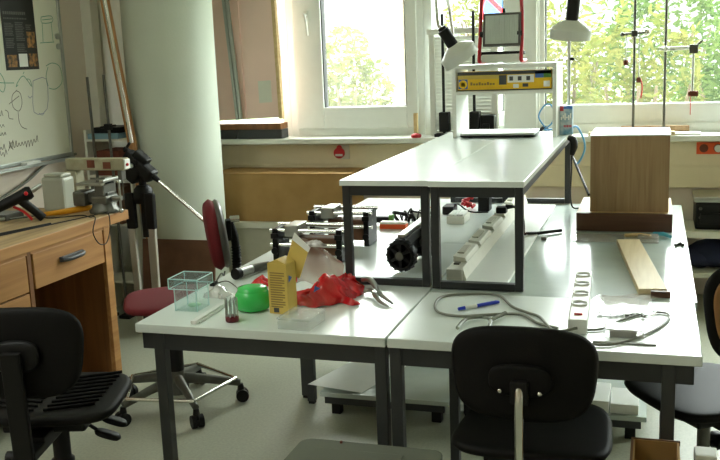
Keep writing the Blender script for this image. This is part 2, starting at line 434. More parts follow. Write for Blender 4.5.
def shrub(x, y, rad, top, n, ls, mt, label, seed, name='shrub', cat='shrub'):
    r = thing(name, label, cat, (x, y, -.5), group='bushes and trees behind the windows')
    cz = top-rad[2]
    rnd = random.Random(seed); st = MB()
    for k in range(5):
        a = rnd.uniform(0, 6.28); st.tube([(x+.05*math.cos(a), y+.05*math.sin(a), -.5), (x+rad[0]*.3*math.cos(a), y+rad[1]*.3*math.sin(a), cz-rad[2]*.3), (x+rad[0]*.6*math.cos(a), y+rad[1]*.6*math.sin(a), cz+rad[2]*.4)], [.05, .035, .012], 6, smoothpath=3)
    part(r, 'stem', st, M['bark'])
    part(r, 'foliage', foliage(n, (x, y, cz), rad, ls, seed), M[mt])
    return r
shrub(-3.2, 9.6, (.62, .55, 1.1), 1.80, 2600, .12, 'leaf', 'yellow green bush behind the dusty window pane', 1)
shrub(-1.98, 10.0, (.5, .5, 1.0), 1.62, 2200, .12, 'leaf', 'low yellow green bush behind the post of the road sign', 2)
shrub(-2.3, 14.2, (.85, .8, 1.8), 3.0, 3200, .14, 'leaf', 'tall light bush behind the narrow pane with the round road sign', 3)
shrub(-.9, 10.75, (.52, .5, 1.3), 2.1, 2400, .12, 'leaf', 'yellow green bush behind the hanging desk lamp', 4)
shrub(-.1, 8.7, (.72, .55, 1.4), 1.98, 3200, .11, 'leaf', 'large leafy bush behind the clamp rods on the sill', 5)
shrub(.82, 10.5, (.62, .55, 1.2), 1.85, 2800, .12, 'leaf2', 'green bush at the far end of the wide window', 6)
shrub(.1, 13.4, (1.15, .8, 1.7), 2.7, 3600, .15, 'leaf2', 'tall darker bush rising behind the others in the wide window', 7)
r = thing('tree', 'pale grey tree trunk blurred behind the dusty window pane', 'tree', (-2.95, 11.6, -.5))
part(r, 'trunk', MB().tube([(-2.95, 11.6, -.5), (-2.93, 11.6, 1.5), (-2.98, 11.6, 4.2)], [.17, .14, .11], 12, smoothpath=4), M['bark'])
part(r, 'foliage', foliage(1800, (-2.95, 11.6, 5.2), (1.5, 1.3, 1.0), .15, 31), M['leaf'])
# the road sign
r = thing('road_sign', 'round blue no-stopping road sign with red rim on a grey post', 'road sign', (-1.42, 9.0, -.5))
part(r, 'post', MB().cyl((-1.42, 9.03, -.5), (-1.42, 9.03, 2.15), .03), M['alu'])
Ts = Mx((-1.42, 9.0, 1.88), (PI/2, 0, 0))
part(r, 'sign_plate', MB().lathe([(.2, -.006), (.2, 0)], seg=40, T=Ts).lathe([(.19, 0), (.19, .003)], seg=40, T=Ts, mi=1).lathe([(.150, .003), (.150, .006)], seg=40, T=Ts, mi=2)
     
     .box((-.155, -.02, .006), (.155, .02, .009), T=Ts @ Euler((0, 0, -PI/4)).to_matrix().to_4x4(), mi=1),
     [M['paper'], M['redplastic'], M['blueprint']])

# ------------------------------------------------------------------ desks
def desk(label, x0, x1, y0, y1, legs, topmat):
    r = thing('desk', label, 'desk', ((x0+x1)/2, (y0+y1)/2, 0), group='white desks pushed together')
    part(r, 'desk_top', MB().box((x0, y0, TZ-.027), (x1, y1, TZ), .003), [topmat])
    f = MB(); zt = TZ-.027; i = .018; t = .034
    a, b, c, d = x0+i, x1-i, y0+i, y1-i
    if legs == 'left': a = x0+.012
    for (u0, u1, w0, w1) in ((a, b, c, c+.022), (a, b, d-.022, d), (a, a+.022, c, d), (b-.022, b, c, d)):
        f.box((u0, w0, zt-.055), (u1, w1, zt), .002)
    part(r, 'apron_frame', f, M['steel_dark'])
    ax, bx = (x0+.052, x1-.002-t) if legs == 'left' else (x0+.002, x1-.062-t)
    if legs == 'both': bx = x1-.01-t
    for lx in (ax, bx):
        for ly in ((y0+.012,) if legs == 'right' and y0 < 2.5 else (y0+.26, y1-.012-t) if legs == 'right' else (y0+.012, y1-.012-t)):
            part(r, 'leg', MB().box((lx, ly, .012), (lx+t, ly+t, zt), .003).box((lx+.004, ly+.004, 0), (lx+t-.004, ly+t-.004, .012), mi=1), [M['steel_dark'], M['black']])
    return r
desk('white topped desk with the yellow carton and green dish, dark steel legs', -1.474, -.692, 2.335, 3.62, 'left', M['laminate'])
desk('white topped desk carrying the motor stages under the raised shelf', -1.474, -.692, 3.622, 4.74, 'both', M['laminate'])
desk('short white desk with the socket strip, dark steel legs, black chair before it', -.686, .130, 2.335, 2.845, 'right', M['laminate'])
desk('grey white desk on which the veneered wooden box stands', -.686, .138, 2.847, 4.63, 'right', M['laminate_grey'])

# raised shelves on the desks
def riser(label, x0, x1, y0, y1):
    r = thing('shelf_riser', label, 'shelf', ((x0+x1)/2, (y0+y1)/2, TZ), group='raised shelves on the desks')
    part(r, 'shelf_board', MB().box((x0-.006, y0-.01, SZ-.019), (x1+.004, y1, SZ), .003), M['laminate'])
    t = .027; zt = SZ-.019
    for name, y in (('front_frame', y0), ('rear_frame', y1-t-.01)):
        f = MB().box((x0, y, TZ+.002), (x0+t, y+t, zt), .003).box((x1-t, y, TZ+.002), (x1, y+t, zt), .003).box((x0+t, y, zt-.034), (x1-t, y+t, zt), .003).box((x0+t, y, TZ+.002), (x1-t, y+t, TZ+.026), .003)
        part(r, name, f, M['shelf_steel'])
    for x in (x0+.002, x1-.022):
        part(r, 'side_rail', MB().box((x, y0+t, zt-.03), (x+.02, y1-t-.01, zt), .002), M['shelf_steel'])
    return r
riser('white raised shelf on dark frame above the motor stages', -.990, -.694, 2.895, 4.655)
riser('white raised shelf on dark frame above the socket rail, carrying the hutch', -.684, -.385, 2.88, 4.655)

# ------------------------------------------------------------------ workbench and the wall above
r = thing('workbench', 'worn wooden workbench with drawers standing along the whiteboard wall', 'workbench', (-2.85, 2.8, 0))
BX = -2.47
bt = MB().box((XL+.02, 1.55, .742), (BX, 3.935, .792), .006)
part(r, 'bench_top', bt, M['benchtop'])
part(r, 'front_edge', MB().box((BX-.002, 1.55, .742), (BX+.004, 3.936, .789), .002), M['bench'])
part(r, 'end_panel', MB().box((XL+.1, 3.715, 0), (BX-.022, 3.765, .742), .003), M['benchin'])
part(r, 'front_stile', MB().box((BX-.022, 3.715, 0), (BX, 3.768, .742), .003), M['bench'])
part(r, 'middle_panel', MB().box((XL+.1, 3.15, 0), (BX-.004, 3.175, .742), .002), M['benchin'])
part(r, 'middle_panel', MB().box((XL+.1, 2.52, 0), (BX-.004, 2.545, .742), .002), M['benchin'])
part(r, 'far_panel', MB().box((XL+.1, 1.6, 0), (BX-.004, 1.64, .742), .002), M['benchin'])
part(r, 'back_panel', MB().box((XL+.08, 1.6, .05), (XL+.1, 3.765, .742)), M['benchin'])
def drawer(y0, y1, z0, z1):
    d = part(r, 'drawer', MB().box((BX-.02, y0, z0), (BX-.001, y1, z1), .003).box((BX-.5, y0+.02, z0+.02), (BX-.02, y1-.02, z0+.03)).box((BX-.5, y0+.02, z0+.02), (BX-.02, y0+.032, z1-.03)).box((BX-.5, y1-.032, z0+.02), (BX-.02, y1-.02, z1-.03)), M['bench'])
    yc = (y0+y1)/2; zc = (z0+z1)/2+.012
    h = part(d, 'handle', MB().box((BX-.002, yc-.085, zc-.012), (BX+.012, yc+.085, zc+.012), .004).tube([(BX+.012, yc-.08, zc), (BX+.024, yc-.05, zc-.002), (BX+.026, yc, zc-.002), (BX+.024, yc+.05, zc-.002), (BX+.012, yc+.08, zc)], .011, 8, smoothpath=3), M['steel_dark'], 'grey plastic handle')
drawer(3.185, 3.705, .575, .728)
drawer(2.555, 3.140, .575, .728); drawer(2.555, 3.140, .42, .568); drawer(2.555, 3.140, .25, .413)
drawer(1.65, 2.51, .575, .728); drawer(1.65, 2.51, .42, .568)
part(r, 'upper_rail', MB().box((BX-.02, 3.175, .728), (BX-.003, 3.715, .742)).box((BX-.02, 1.65, .728), (BX-.003, 3.15, .742)), M['bench'])

BOX = XL+.028    # whiteboard surface
r = thing('whiteboard', 'whiteboard with green and black marker drawings on the side wall', 'whiteboard', (XL, 3.6, 1.6))
part(r, 'board_panel', MB().box((XL, 2.45, .995), (BOX, 4.655, 2.25), .002), M['board'])
f = MB().box((XL, 4.655, .975), (BOX+.012, 4.672, 2.27), .003).box((XL, 2.43, .975), (BOX+.012, 2.45, 2.27), .003).box((XL, 2.45, .978), (BOX+.012, 4.655, .998), .003).box((XL, 2.45, 2.25), (BOX+.012, 4.655, 2.27), .003)
part(r, 'board_frame', f, M['alu'])
part(r, 'pen_tray', MB().box((BOX, 3.0, .962), (BOX+.065, 4.6, .968), .001).box((BOX+.06, 3.0, .968), (BOX+.066, 4.6, .98), .001), M['alu'])
part(r, 'magnet', MB().cyl((BOX, 4.63, 1.665), (BOX+.012, 4.63, 1.665), .017, 16), M['alu'])
part(r, 'magnet', MB().cyl((BOX, 4.632, 1.608), (BOX+.012, 4.632, 1.608), .017, 16), M['alu'])
def strokes(lst, rad):
    mb = MB()
    for s in lst: mb.tube([(BOX+.0008, y, z) for y, z in s], rad, 5, smoothpath=3)
    mb.v = [(BOX+.0008+(x-BOX-.0008)*.2, y, z) for x, y, z in mb.v]
    return mb
GR = [[(4.504, 1.77), (4.597, 1.778), (4.601, 1.745), (4.508, 1.738), (4.504, 1.77)], [(4.508, 1.738), (4.5, 1.633)], [(4.591, 1.745), (4.592, 1.633)], [(4.472, 1.628), (4.601, 1.633)], [(4.511, 1.754), (4.603, 1.762)], [(4.012, 1.441), (4.072, 1.428), (4.134, 1.421), (4.214, 1.418)], [(4.228, 1.401), (4.258, 1.432), (4.295, 1.452), (4.326, 1.429), (4.355, 1.396)], [(4.297, 1.463), (4.307, 1.473)], [(4.246, 1.406), (4.227, 1.396)], [(4.326, 1.435), (4.351, 1.428), (4.362, 1.39)], [(4.506, 1.501), (4.563, 1.516), (4.626, 1.498), (4.646, 1.44), (4.629, 1.395), (4.567, 1.369), (4.513, 1.377)], [(4.523, 1.495), (4.496, 1.445), (4.506, 1.389)], [(4.082, 1.49), (4.124, 1.458), (4.14, 1.41), (4.118, 1.374), (4.082, 1.397)], [(3.969, 1.543), (4.024, 1.512), (4.043, 1.44), (4.004, 1.39)]]
BK = [[(4.233, 1.379), (4.187, 1.35), (4.185, 1.292), (4.231, 1.267), (4.263, 1.308), (4.255, 1.362), (4.224, 1.375)], [(4.155, 1.309), (4.199, 1.328), (4.244, 1.347)], [(4.222, 1.262), (4.222, 1.214), (4.242, 1.18), (4.282, 1.165)], [(4.118, 1.28), (4.141, 1.268), (4.143, 1.236), (4.175, 1.228)], [(3.884, 1.256), (3.895, 1.28), (3.899, 1.257), (3.902, 1.254), (3.908, 1.256), (3.919, 1.28), (3.922, 1.257), (3.925, 1.254), (3.931, 1.255), (3.943, 1.28), (3.946, 1.257), (3.949, 1.254), (3.955, 1.255), (3.967, 1.28), (3.97, 1.257), (3.973, 1.254), (3.98, 1.255), (3.991, 1.28), (3.995, 1.256), (3.998, 1.254), (4.004, 1.255), (4.016, 1.28), (4.019, 1.256), (4.022, 1.253), (4.029, 1.255), (4.038, 1.267), (4.044, 1.256), (4.045, 1.24), (4.054, 1.254), (4.063, 1.267), (4.069, 1.256), (4.072, 1.253), (4.079, 1.254), (4.091, 1.28), (4.094, 1.256), (4.098, 1.253)], [(3.874, 1.196), (3.885, 1.22), (3.888, 1.197), (3.89, 1.195), (3.896, 1.196), (3.907, 1.22), (3.91, 1.197), (3.913, 1.194), (3.919, 1.196), (3.927, 1.208), (3.932, 1.197), (3.933, 1.182), (3.941, 1.196), (3.95, 1.208), (3.955, 1.197), (3.958, 1.194), (3.964, 1.195), (3.973, 1.208), (3.978, 1.197), (3.981, 1.194), (3.987, 1.195), (3.996, 1.208), (4.001, 1.197), (4.004, 1.194), (4.01, 1.195), (4.019, 1.207), (4.024, 1.197), (4.027, 1.194), (4.033, 1.195), (4.042, 1.207), (4.047, 1.196), (4.048, 1.181), (4.057, 1.195), (4.066, 1.207), (4.071, 1.196), (4.074, 1.193), (4.08, 1.195), (4.089, 1.207), (4.095, 1.196), (4.098, 1.193)], [(3.867, 1.151), (3.877, 1.175), (3.88, 1.152), (3.882, 1.15), (3.888, 1.151), (3.899, 1.176), (3.901, 1.153), (3.904, 1.15), (3.91, 1.151), (3.918, 1.163), (3.923, 1.153), (3.924, 1.137), (3.931, 1.152), (3.942, 1.176), (3.945, 1.153), (3.948, 1.15), (3.953, 1.152), (3.962, 1.164), (3.967, 1.153), (3.968, 1.137), (3.975, 1.152), (3.986, 1.177), (3.989, 1.153), (3.992, 1.15), (3.998, 1.152), (4.007, 1.164), (4.012, 1.153), (4.012, 1.138), (4.02, 1.152), (4.029, 1.164), (4.034, 1.153), (4.035, 1.138), (4.043, 1.152), (4.054, 1.177), (4.057, 1.154), (4.06, 1.151), (4.066, 1.152), (4.075, 1.165), (4.08, 1.154), (4.083, 1.151), (4.089, 1.152), (4.098, 1.165), (4.103, 1.154), (4.106, 1.151)], [(3.906, 1.076), (3.917, 1.1), (3.92, 1.077), (3.923, 1.074), (3.929, 1.076), (3.94, 1.101), (3.942, 1.077), (3.945, 1.074), (3.952, 1.077), (3.96, 1.089), (3.965, 1.078), (3.968, 1.075), (3.975, 1.077), (3.986, 1.102), (3.989, 1.078), (3.992, 1.075), (3.998, 1.078), (4.007, 1.09), (4.012, 1.079), (4.015, 1.076), (4.021, 1.079), (4.033, 1.104), (4.036, 1.08), (4.039, 1.077), (4.045, 1.079), (4.054, 1.091), (4.06, 1.08), (4.063, 1.077), (4.069, 1.08), (4.08, 1.105), (4.084, 1.081), (4.087, 1.078)], [(4.117, 1.079), (4.13, 1.11), (4.132, 1.08), (4.135, 1.077), (4.142, 1.08), (4.155, 1.111), (4.157, 1.082), (4.16, 1.078), (4.167, 1.082), (4.18, 1.113), (4.182, 1.083), (4.185, 1.08), (4.192, 1.083), (4.202, 1.098), (4.208, 1.085), (4.211, 1.081), (4.218, 1.084), (4.228, 1.1), (4.233, 1.086), (4.236, 1.082), (4.243, 1.086), (4.254, 1.101), (4.259, 1.087), (4.26, 1.068), (4.269, 1.087), (4.28, 1.103), (4.285, 1.089), (4.286, 1.069), (4.295, 1.089), (4.306, 1.104), (4.311, 1.09), (4.312, 1.07), (4.322, 1.09), (4.332, 1.106), (4.338, 1.092), (4.341, 1.088), (4.349, 1.092), (4.362, 1.124), (4.365, 1.093), (4.368, 1.09)], [(3.849, 1.046), (3.858, 1.057), (3.863, 1.047), (3.864, 1.033), (3.871, 1.047), (3.882, 1.069), (3.885, 1.048), (3.888, 1.045), (3.894, 1.047), (3.902, 1.058), (3.907, 1.048), (3.91, 1.045), (3.916, 1.048), (3.925, 1.058), (3.93, 1.048), (3.933, 1.046), (3.939, 1.048), (3.95, 1.07), (3.953, 1.049), (3.956, 1.046), (3.962, 1.049), (3.971, 1.059), (3.976, 1.049), (3.979, 1.047), (3.985, 1.049), (3.994, 1.06), (3.999, 1.05), (4.003, 1.047), (4.009, 1.049), (4.018, 1.06), (4.023, 1.05), (4.026, 1.048), (4.032, 1.05), (4.043, 1.072), (4.047, 1.051), (4.05, 1.048), (4.056, 1.05), (4.065, 1.061), (4.071, 1.051), (4.072, 1.037), (4.08, 1.051), (4.091, 1.074), (4.095, 1.052), (4.098, 1.049)], [(4.123, 1.115), (4.148, 1.065)], [(4.156, 1.118), (4.107, 1.064)]]
BL = [[(4.376, 1.422), (4.494, 1.429), (4.476, 1.262), (4.357, 1.253), (4.376, 1.422)], [(4.32, 1.343), (4.335, 1.331), (4.354, 1.341)], [(4.4, 1.244), (4.425, 1.231), (4.445, 1.241)]]
for q in (GR[:5], GR[5:10], GR[10:12], GR[12:]): part(r, 'marker_sketch', strokes(q, .0022), M['markgreen'], 'green marker sketch')
part(r, 'marker_sketch', strokes(BK[:4], .0019), M['markblack'], 'black marker loop')
for q in BK[4:10]: part(r, 'marker_scribble', strokes([q], .0019), M['markblack'], 'black marker scribble')
part(r, 'marker_scribble', strokes(BK[10:], .0019), M['markblack'], 'black marker cross')
part(r, 'marker_sketch', strokes(BL, .0019), M['markblue'], 'faint blue marker rectangle')
single('eraser', MB().box((BOX+.013, 4.18, .9687), (BOX+.055, 4.30, .992), .004), M['white'], 'white eraser lying on the whiteboard pen tray', 'eraser')
# poster
r = thing('poster', 'black conference poster with small pictures hung on the whiteboard', 'poster', (BOX, 4.3, 1.49))
y0, y1, z0, z1 = 4.163, 4.440, 1.485, 2.02
px = BOX+.0025
part(r, 'poster_sheet', MB().box((BOX+.0005, y0, z0), (px, y1, z1)), M['poster'])
g = MB(); rnd = random.Random(3)
def block(a, b, c, d, mb, t=.0006): mb.box((px, y0+(y1-y0)*a, z0+(z1-z0)*c), (px+t, y0+(y1-y0)*b, z0+(z1-z0)*d))
for a, b, c, d in ((.06, .33, .34, .47), (.38, .66, .29, .48), (.06, .33, .22, .32), (.38, .66, .18, .27), (.70, .9, .40, .46)):
    n = int((d-c)/.016)
    for k in range(n): block(a, b-rnd.uniform(0, .07), c+(d-c)*k/n, c+(d-c)*(k+.55)/n, g)
for k in range(11): block(.06+k*.062, .06+k*.062+.045, .545, .575, g)
for k in range(14): block(.06+k*.05, .06+k*.05+.035, .50, .515, g)
part(r, 'text_blocks', g, M['postergrey'])
for q in ((.06, .34, .03, .15), (.70, .97, .03, .16), (.70, .95, .22, .38)):
    g = MB(); block(*q, g); part(r, 'picture', g, M['posterorange'])
g = MB(); block(.40, .66, .03, .16, g); part(r, 'white_panel', g, M['paper'])
g = MB()
for k in range(9): g.box((px, y0+.02+.010*k, z0+.50-.011*k), (px+.0006, y0+.045+.010*k, z0+.508-.011*k))
part(r, 'stripe_picture', g, M['posterorange'])
g = MB(); block(.62, .8, .90, .93, g); part(r, 'logo', g, M['paper'])

# ------------------------------------------------------------------ on the workbench
BZ = .792
r = thing('glue_gun', 'black hot glue gun with red trigger lying on the workbench', 'glue gun', (-2.77, 3.6, BZ))
T = frame_to((-2.80, 3.54, BZ+.068), V((.5, .82, .27)).normalized(), V((-.85, .52, 0)).normalized(), V((0, 0, 1)))
T = Mx((-2.79, 3.50, BZ+.105)) @ Matrix.Rotation(math.radians(42), 4, 'Z') @ Matrix.Rotation(math.radians(-20), 4, 'Y') @ Matrix.Scale(1.08, 4)
part(r, 'gun_body', MB().tube([(-.15, 0, .0), (-.12, 0, .0), (.02, 0, .005), (.07, 0, .006), (.085, 0, .006)], [.014, .02, .025, .03, .024], 12, T=T).tube([(.03, 0, -.01), (.062, 0, -.08), (.078, 0, -.118)], [.02, .018, .019], 10, T=T), M['black'])
part(r, 'nozzle', MB().tube([(.082, 0, .008), (.10, 0, .01), (.135, 0, .016)], [.011, .011, .008], 10, T=T), M['alu'])
part(r, 'trigger', MB().tube([(-.01, 0, -.02), (.02, 0, -.06), (.035, 0, -.105)], .006, 8, T=T, smoothpath=2), M['redplastic'])
part(r, 'red_button', MB().sphere((.06, -.026, .012), .009, T=T), M['redplastic'])
part(r, 'rear_cap', MB().tube([(-.165, 0, 0), (-.145, 0, 0)], .012, 8, T=T), M['redplastic'])
cb = [T @ V((.078, 0, -.115)), (-2.66, 3.60, BZ+.012), (-2.59, 3.72, BZ+.004), (-2.50, 3.66, BZ+.008), (-2.458, 3.64, BZ+.010), (-2.450, 3.60, .74), (-2.450, 3.64, .68), (-2.450, 3.70, .67), (-2.450, 3.74, .73), (-2.458, 3.75, BZ+.010), (-2.50, 3.76, BZ+.008), (-2.56, 3.60, BZ+.004), (-2.62, 3.35, BZ+.004), (-2.68, 3.1, BZ+.004)]
part(r, 'power_cord', MB().tube(cb, .0028, 6, smoothpath=6), M['black'])
r = thing('file_tool', 'hand file with yellow handle lying on the workbench', 'file', (-2.7, 3.8, BZ))
part(r, 'handle', MB().tube([(-2.755, 3.66, BZ+.016), (-2.70, 3.75, BZ+.016), (-2.645, 3.845, BZ+.017), (-2.625, 3.872, BZ+.017)], [.011, .014, .016, .010], 10), M['yellowh'])
part(r, 'blade', MB().box((-.16, -.012, 0), (0, .012, .006), T=Mx((-2.755, 3.66, BZ+.014), (0, 0, math.radians(58))) ), M['darkmetal'])
# bench vise
r = thing('bench_vise', 'grey iron bench vise bolted on the workbench corner', 'vise', (-2.62, 3.86, BZ))
part(r, 'base', MB().lathe([(.070, 0), (.075, .012), (.06, .024), (.055, .05)], (-2.535, 3.84, BZ+.0005), 24), M['darkmetal'])
part(r, 'fixed_jaw', MB().box((-2.575, 3.79, BZ+.04), (-2.490, 3.90, BZ+.085), .01).prism([(-.055, 0), (.055, 0), (.055, .075), (.03, .11), (-.03, .11), (-.055, .075)], .05, Mx((-2.555, 3.85, BZ+.06), (PI/2, 0, PI/2)), .008), M['darkmetal'])
part(r, 'sliding_jaw', MB().box((-2.675, 3.785, BZ+.035), (-2.605, 3.88, BZ+.108), .012).box((-2.625, 3.815, BZ+.05), (-2.495, 3.875, BZ+.10), .004), M['darkmetal'])
part(r, 'jaw_plate', MB().box((-2.645, 3.78, BZ+.135), (-2.505, 3.91, BZ+.15), .003).box((-2.515, 3.78, BZ+.15), (-2.490, 3.91, BZ+.165), .003), M['dullmetal'])
part(r, 'screw_handle', MB().cyl((-2.485, 3.84, BZ+.07), (-2.435, 3.84, BZ+.07), .012).cyl((-2.445, 3.84, BZ+.01), (-2.445, 3.84, BZ+.15), .006, 10).sphere((-2.445, 3.84, BZ+.15), .011).sphere((-2.445, 3.84, BZ+.008), .011), M['dullmetal'])
# scroll saw
r = thing('scroll_saw', 'cream scroll saw with long upper arm and brown stains behind the vise', 'saw', (-2.85, 4.2, .55))
part(r, 'upper_arm', MB().box((-2.95, 4.14, .955), (-2.60, 4.20, 1.018), .008), M['dirtycream'])
part(r, 'arm_label', MB().box((-2.72, 4.1375, .965), (-2.675, 4.14, 1.0)), M['brownrust'], 'brown label')
part(r, 'rust_stain', MB().box((-2.815, 4.1375, .97), (-2.77, 4.14, 1.01)), M['brownrust'], 'brown stain')
part(r, 'arm_post', MB().box((-2.955, 4.13, .5), (-2.885, 4.21, .955), .008), M['dirtycream'])
part(r, 'blade_holder', MB().box((-2.645, 4.15, .90), (-2.62, 4.19, .955), .004).cyl((-2.632, 4.17, .80), (-2.632, 4.17, .9), .003, 8), M['darkmetal'])
part(r, 'end_cap', MB().box((-2.60, 4.145, .962), (-2.592, 4.195, 1.012), .002).sphere((-2.588, 4.16, .985), .008, mi=1), [M['white'], M['redplastic']])
part(r, 'stand', MB().box((-3.12, 4.06, 0), (-2.88, 4.28, .5), .01), M['steel_dark'])
# white canister behind
r = thing('plastic_canister', 'milky white plastic canister on the workbench below the saw arm', 'canister', (-2.81, 3.88, BZ))
part(r, 'canister_body', MB().box((-2.875, 3.825, BZ), (-2.75, 3.925, BZ+.17), .016), M['milky'])
part(r, 'canister_lid', MB().box((-2.865, 3.835, BZ+.17), (-2.76, 3.915, BZ+.185), .006), M['milky'])
single('wall_cable', MB().tube([(XL+.02, 4.72, .98), (XL+.02, 4.45, .96), (XL+.015, 4.25, .88), (XL+.02, 4.0, .82), (-3.2, 3.6, BZ+.006), (-3.12, 3.2, BZ+.006)], .008, 8, smoothpath=6), M['greycable'], 'thick grey cable hanging along the wall below the whiteboard', 'cable')
single('cable_clutter', MB().tube([(-2.90, 3.35, BZ+.005), (-2.86, 3.25, BZ+.005), (-2.78, 3.22, BZ+.005), (-2.72, 3.12, BZ+.005), (-2.66, 3.3, BZ+.005), (-2.60, 3.5, BZ+.005)], .005, 6, smoothpath=6), M['black'], 'thin black cable lying across the near workbench top', 'cable')
r = thing('screwdriver', 'short tool with red grip lying behind the glue gun', 'tool', (-2.99, 3.45, BZ))
part(r, 'grip', MB().tube([(-2.96, 3.36, BZ+.022), (-2.94, 3.42, BZ+.022)], [.02, .017], 10), M['redplastic'])
part(r, 'shaft', MB().tube([(-2.94, 3.42, BZ+.02), (-2.89, 3.55, BZ+.012)], .007, 8), M['dullmetal'])
single('sanding_block', MB().box((-3.02, 3.55, BZ), (-2.88, 3.68, BZ+.03), .004), M['greyvinyl'], 'grey flat sanding block behind the glue gun', 'block')
single('metal_plug', MB().box((-2.79, 3.17, BZ), (-2.74, 3.24, BZ+.02), .005), M['dullmetal'], 'small grey plug lying on the near workbench top', 'plug')

# behind the bench end: boxes, rods, leaning pole
r = thing('parts_rack', 'beige shelf rack with blue and brown boxes between bench and column', 'rack', (-3.06, 4.8, 0))
part(r, 'rack_side', MB().box((-3.20, 4.70, 0), (-3.185, 4.92, 1.12)).box((-2.945, 4.75, 0), (-2.93, 4.80, 1.12)), M['offwhite'])
for z in (.2, .55, .84, 1.055): part(r, 'rack_shelf', MB().box((-3.185, 4.70, z), (-2.945, 4.92, z+.012)), M['offwhite'])
for (x0_, x1_, z0_, z1_, mm, lb) in ((-3.17, -2.965, 1.068, 1.10, 'paleblue', 'flat pale blue box on top of the rack'), (-3.12, -2.97, .853, 1.0, 'brownrust', 'rust brown box on the upper rack shelf'), (-3.15, -2.98, .563, .78, 'carddark', 'dark brown box on the middle rack shelf')):
    single('box', MB().box((x0_, 4.69, z0_), (x1_, 4.90, z1_), .004), M[mm], lb, 'box')
single('box', MB().box((-3.14, 4.71, 1.101), (-2.965, 4.90, 1.135), .004), M['black'], 'thin black box lying on the pale blue box', 'box')
for x, ztop, lb in ((-3.095, 1.43, 'shorter dark lab rod standing beside the corner trim'), (-2.985, 1.44, 'dark lab rod with cross clamp standing in front of the blue box')):
    r = thing('lab_rod', lb, 'rod', (x, 4.66, 0), group='lab rods behind the workbench')
    part(r, 'rod', MB().cyl((x, 4.66, .02), (x-.02, 4.66, ztop), .008, 10), M['darkmetal'])
    part(r, 'foot', MB().box((x-.035, 4.62, 0), (x+.035, 4.69, .02), .003), M['black'])
    if x > -3.05: part(r, 'clamp', MB().cyl((x-.06, 4.645, 1.14), (x+.04, 4.645, 1.15), .007, 8).box((x-.03, 4.63, 1.125), (x+.005, 4.67, 1.16), .003), M['black'])
r = thing('wooden_pole', 'long gilded wooden moulding leaning between wall corner and column', 'pole', (-2.77, 4.722, 0))
part(r, 'pole', MB().box((-.026, -.012, 0), (.026, .012, 2.35), .006, T=Mx((-2.765, 4.722, 0), (0, math.radians(-7.0), 0))), M['pole'])
part(r, 'gilded_bead', MB().cyl((.006, -.012, 1.05), (.006, -.012, 2.35), .014, 10, T=Mx((-2.765, 4.722, 0), (0, math.radians(-7.0), 0))), M['chrome'], 'shiny bead')

# tripod
r = thing('tripod', 'folded black camera tripod with chrome pan handle in front of the column', 'tripod', (-2.66, 4.42, 0))
tx, ty = -2.665, 4.42
for k, (dx, dy) in enumerate(((-.055, -.03), (.045, -.03), (0, .05))):
    part(r, 'leg', MB().box((-.02, -.012, 0), (.02, .012, .62), .006, T=Mx((tx+dx*1.1, ty+dy, 0), (0, dx*.3, 0))).box((-.028, -.018, .60), (.028, .018, .80), .01, T=Mx((tx+dx, ty+dy, 0), (0, dx*.3, 0)), mi=1), [M['leggrey'], M['black']])
part(r, 'center_column', MB().cyl((tx, ty, .55), (tx, ty, .96), .02, 14).lathe([(.045, .74), (.06, .77), (.05, .82), (.03, .84)], (tx, ty, 0)), M['black'])
T = Mx((tx+.0, ty, .955), (0, math.radians(40), 0))
part(r, 'pan_head', MB().box((-.10, -.04, -.05), (.10, .04, .025), .018, T=T).box((-.045, -.045, -.11), (.04, .045, -.02), .012, T=T).box((-.06, -.03, .02), (.03, .03, .055), .008, T=T).cyl((-.02, -.05, 0), (-.02, .05, 0), .018, 12, T=T).sphere((-.02, -.056, -.02), .014, T=T, mi=1).box((-.13, -.012, .0), (-.085, .012, .02), .004, T=T).cyl((-.12, 0, -.01), (-.12, 0, .05), .008, 8, T=T), [M['black'], M['dullmetal']])
part(r, 'pan_handle', MB().cyl((.09, 0, -.005), (.52, 0, -.005), .0095, 12, T=T).tube([(.06, 0, -.005), (.10, 0, -.005), (.14, 0, -.005)], [.02, .018, .012], 12, T=T, mi=1), [M['chrome'], M['black']])

# brown hardboard sheet leaning at the column, carton on the ledge
single('hardboard_sheet', MB().box((-2.84, -.006, 0), (-2.375, .006, .49), T=Mx((0, 4.60, 0), (math.radians(-8), 0, 0))), M['carddark'], 'brown hardboard sheet leaning against the foot of the column', 'board')
r = thing('cardboard_box', 'long flat brown cardboard box lying on the ledge under the window', 'box', (-2.23, 5.52, .465))
part(r, 'box_body', MB().box((-2.72, 5.37, .466), (-1.785, 5.66, .775), .004), M['card'])
part(r, 'top_flap', MB().box((-2.72, 5.362, .775), (-1.78, 5.52, .779), T=None).box((-2.72, 5.523, .775), (-1.78, 5.665, .779)), M['card'])
part(r, 'end_flap', MB().box((-1.785, 5.38, .64), (-1.765, 5.65, .775), T=None), M['card'])

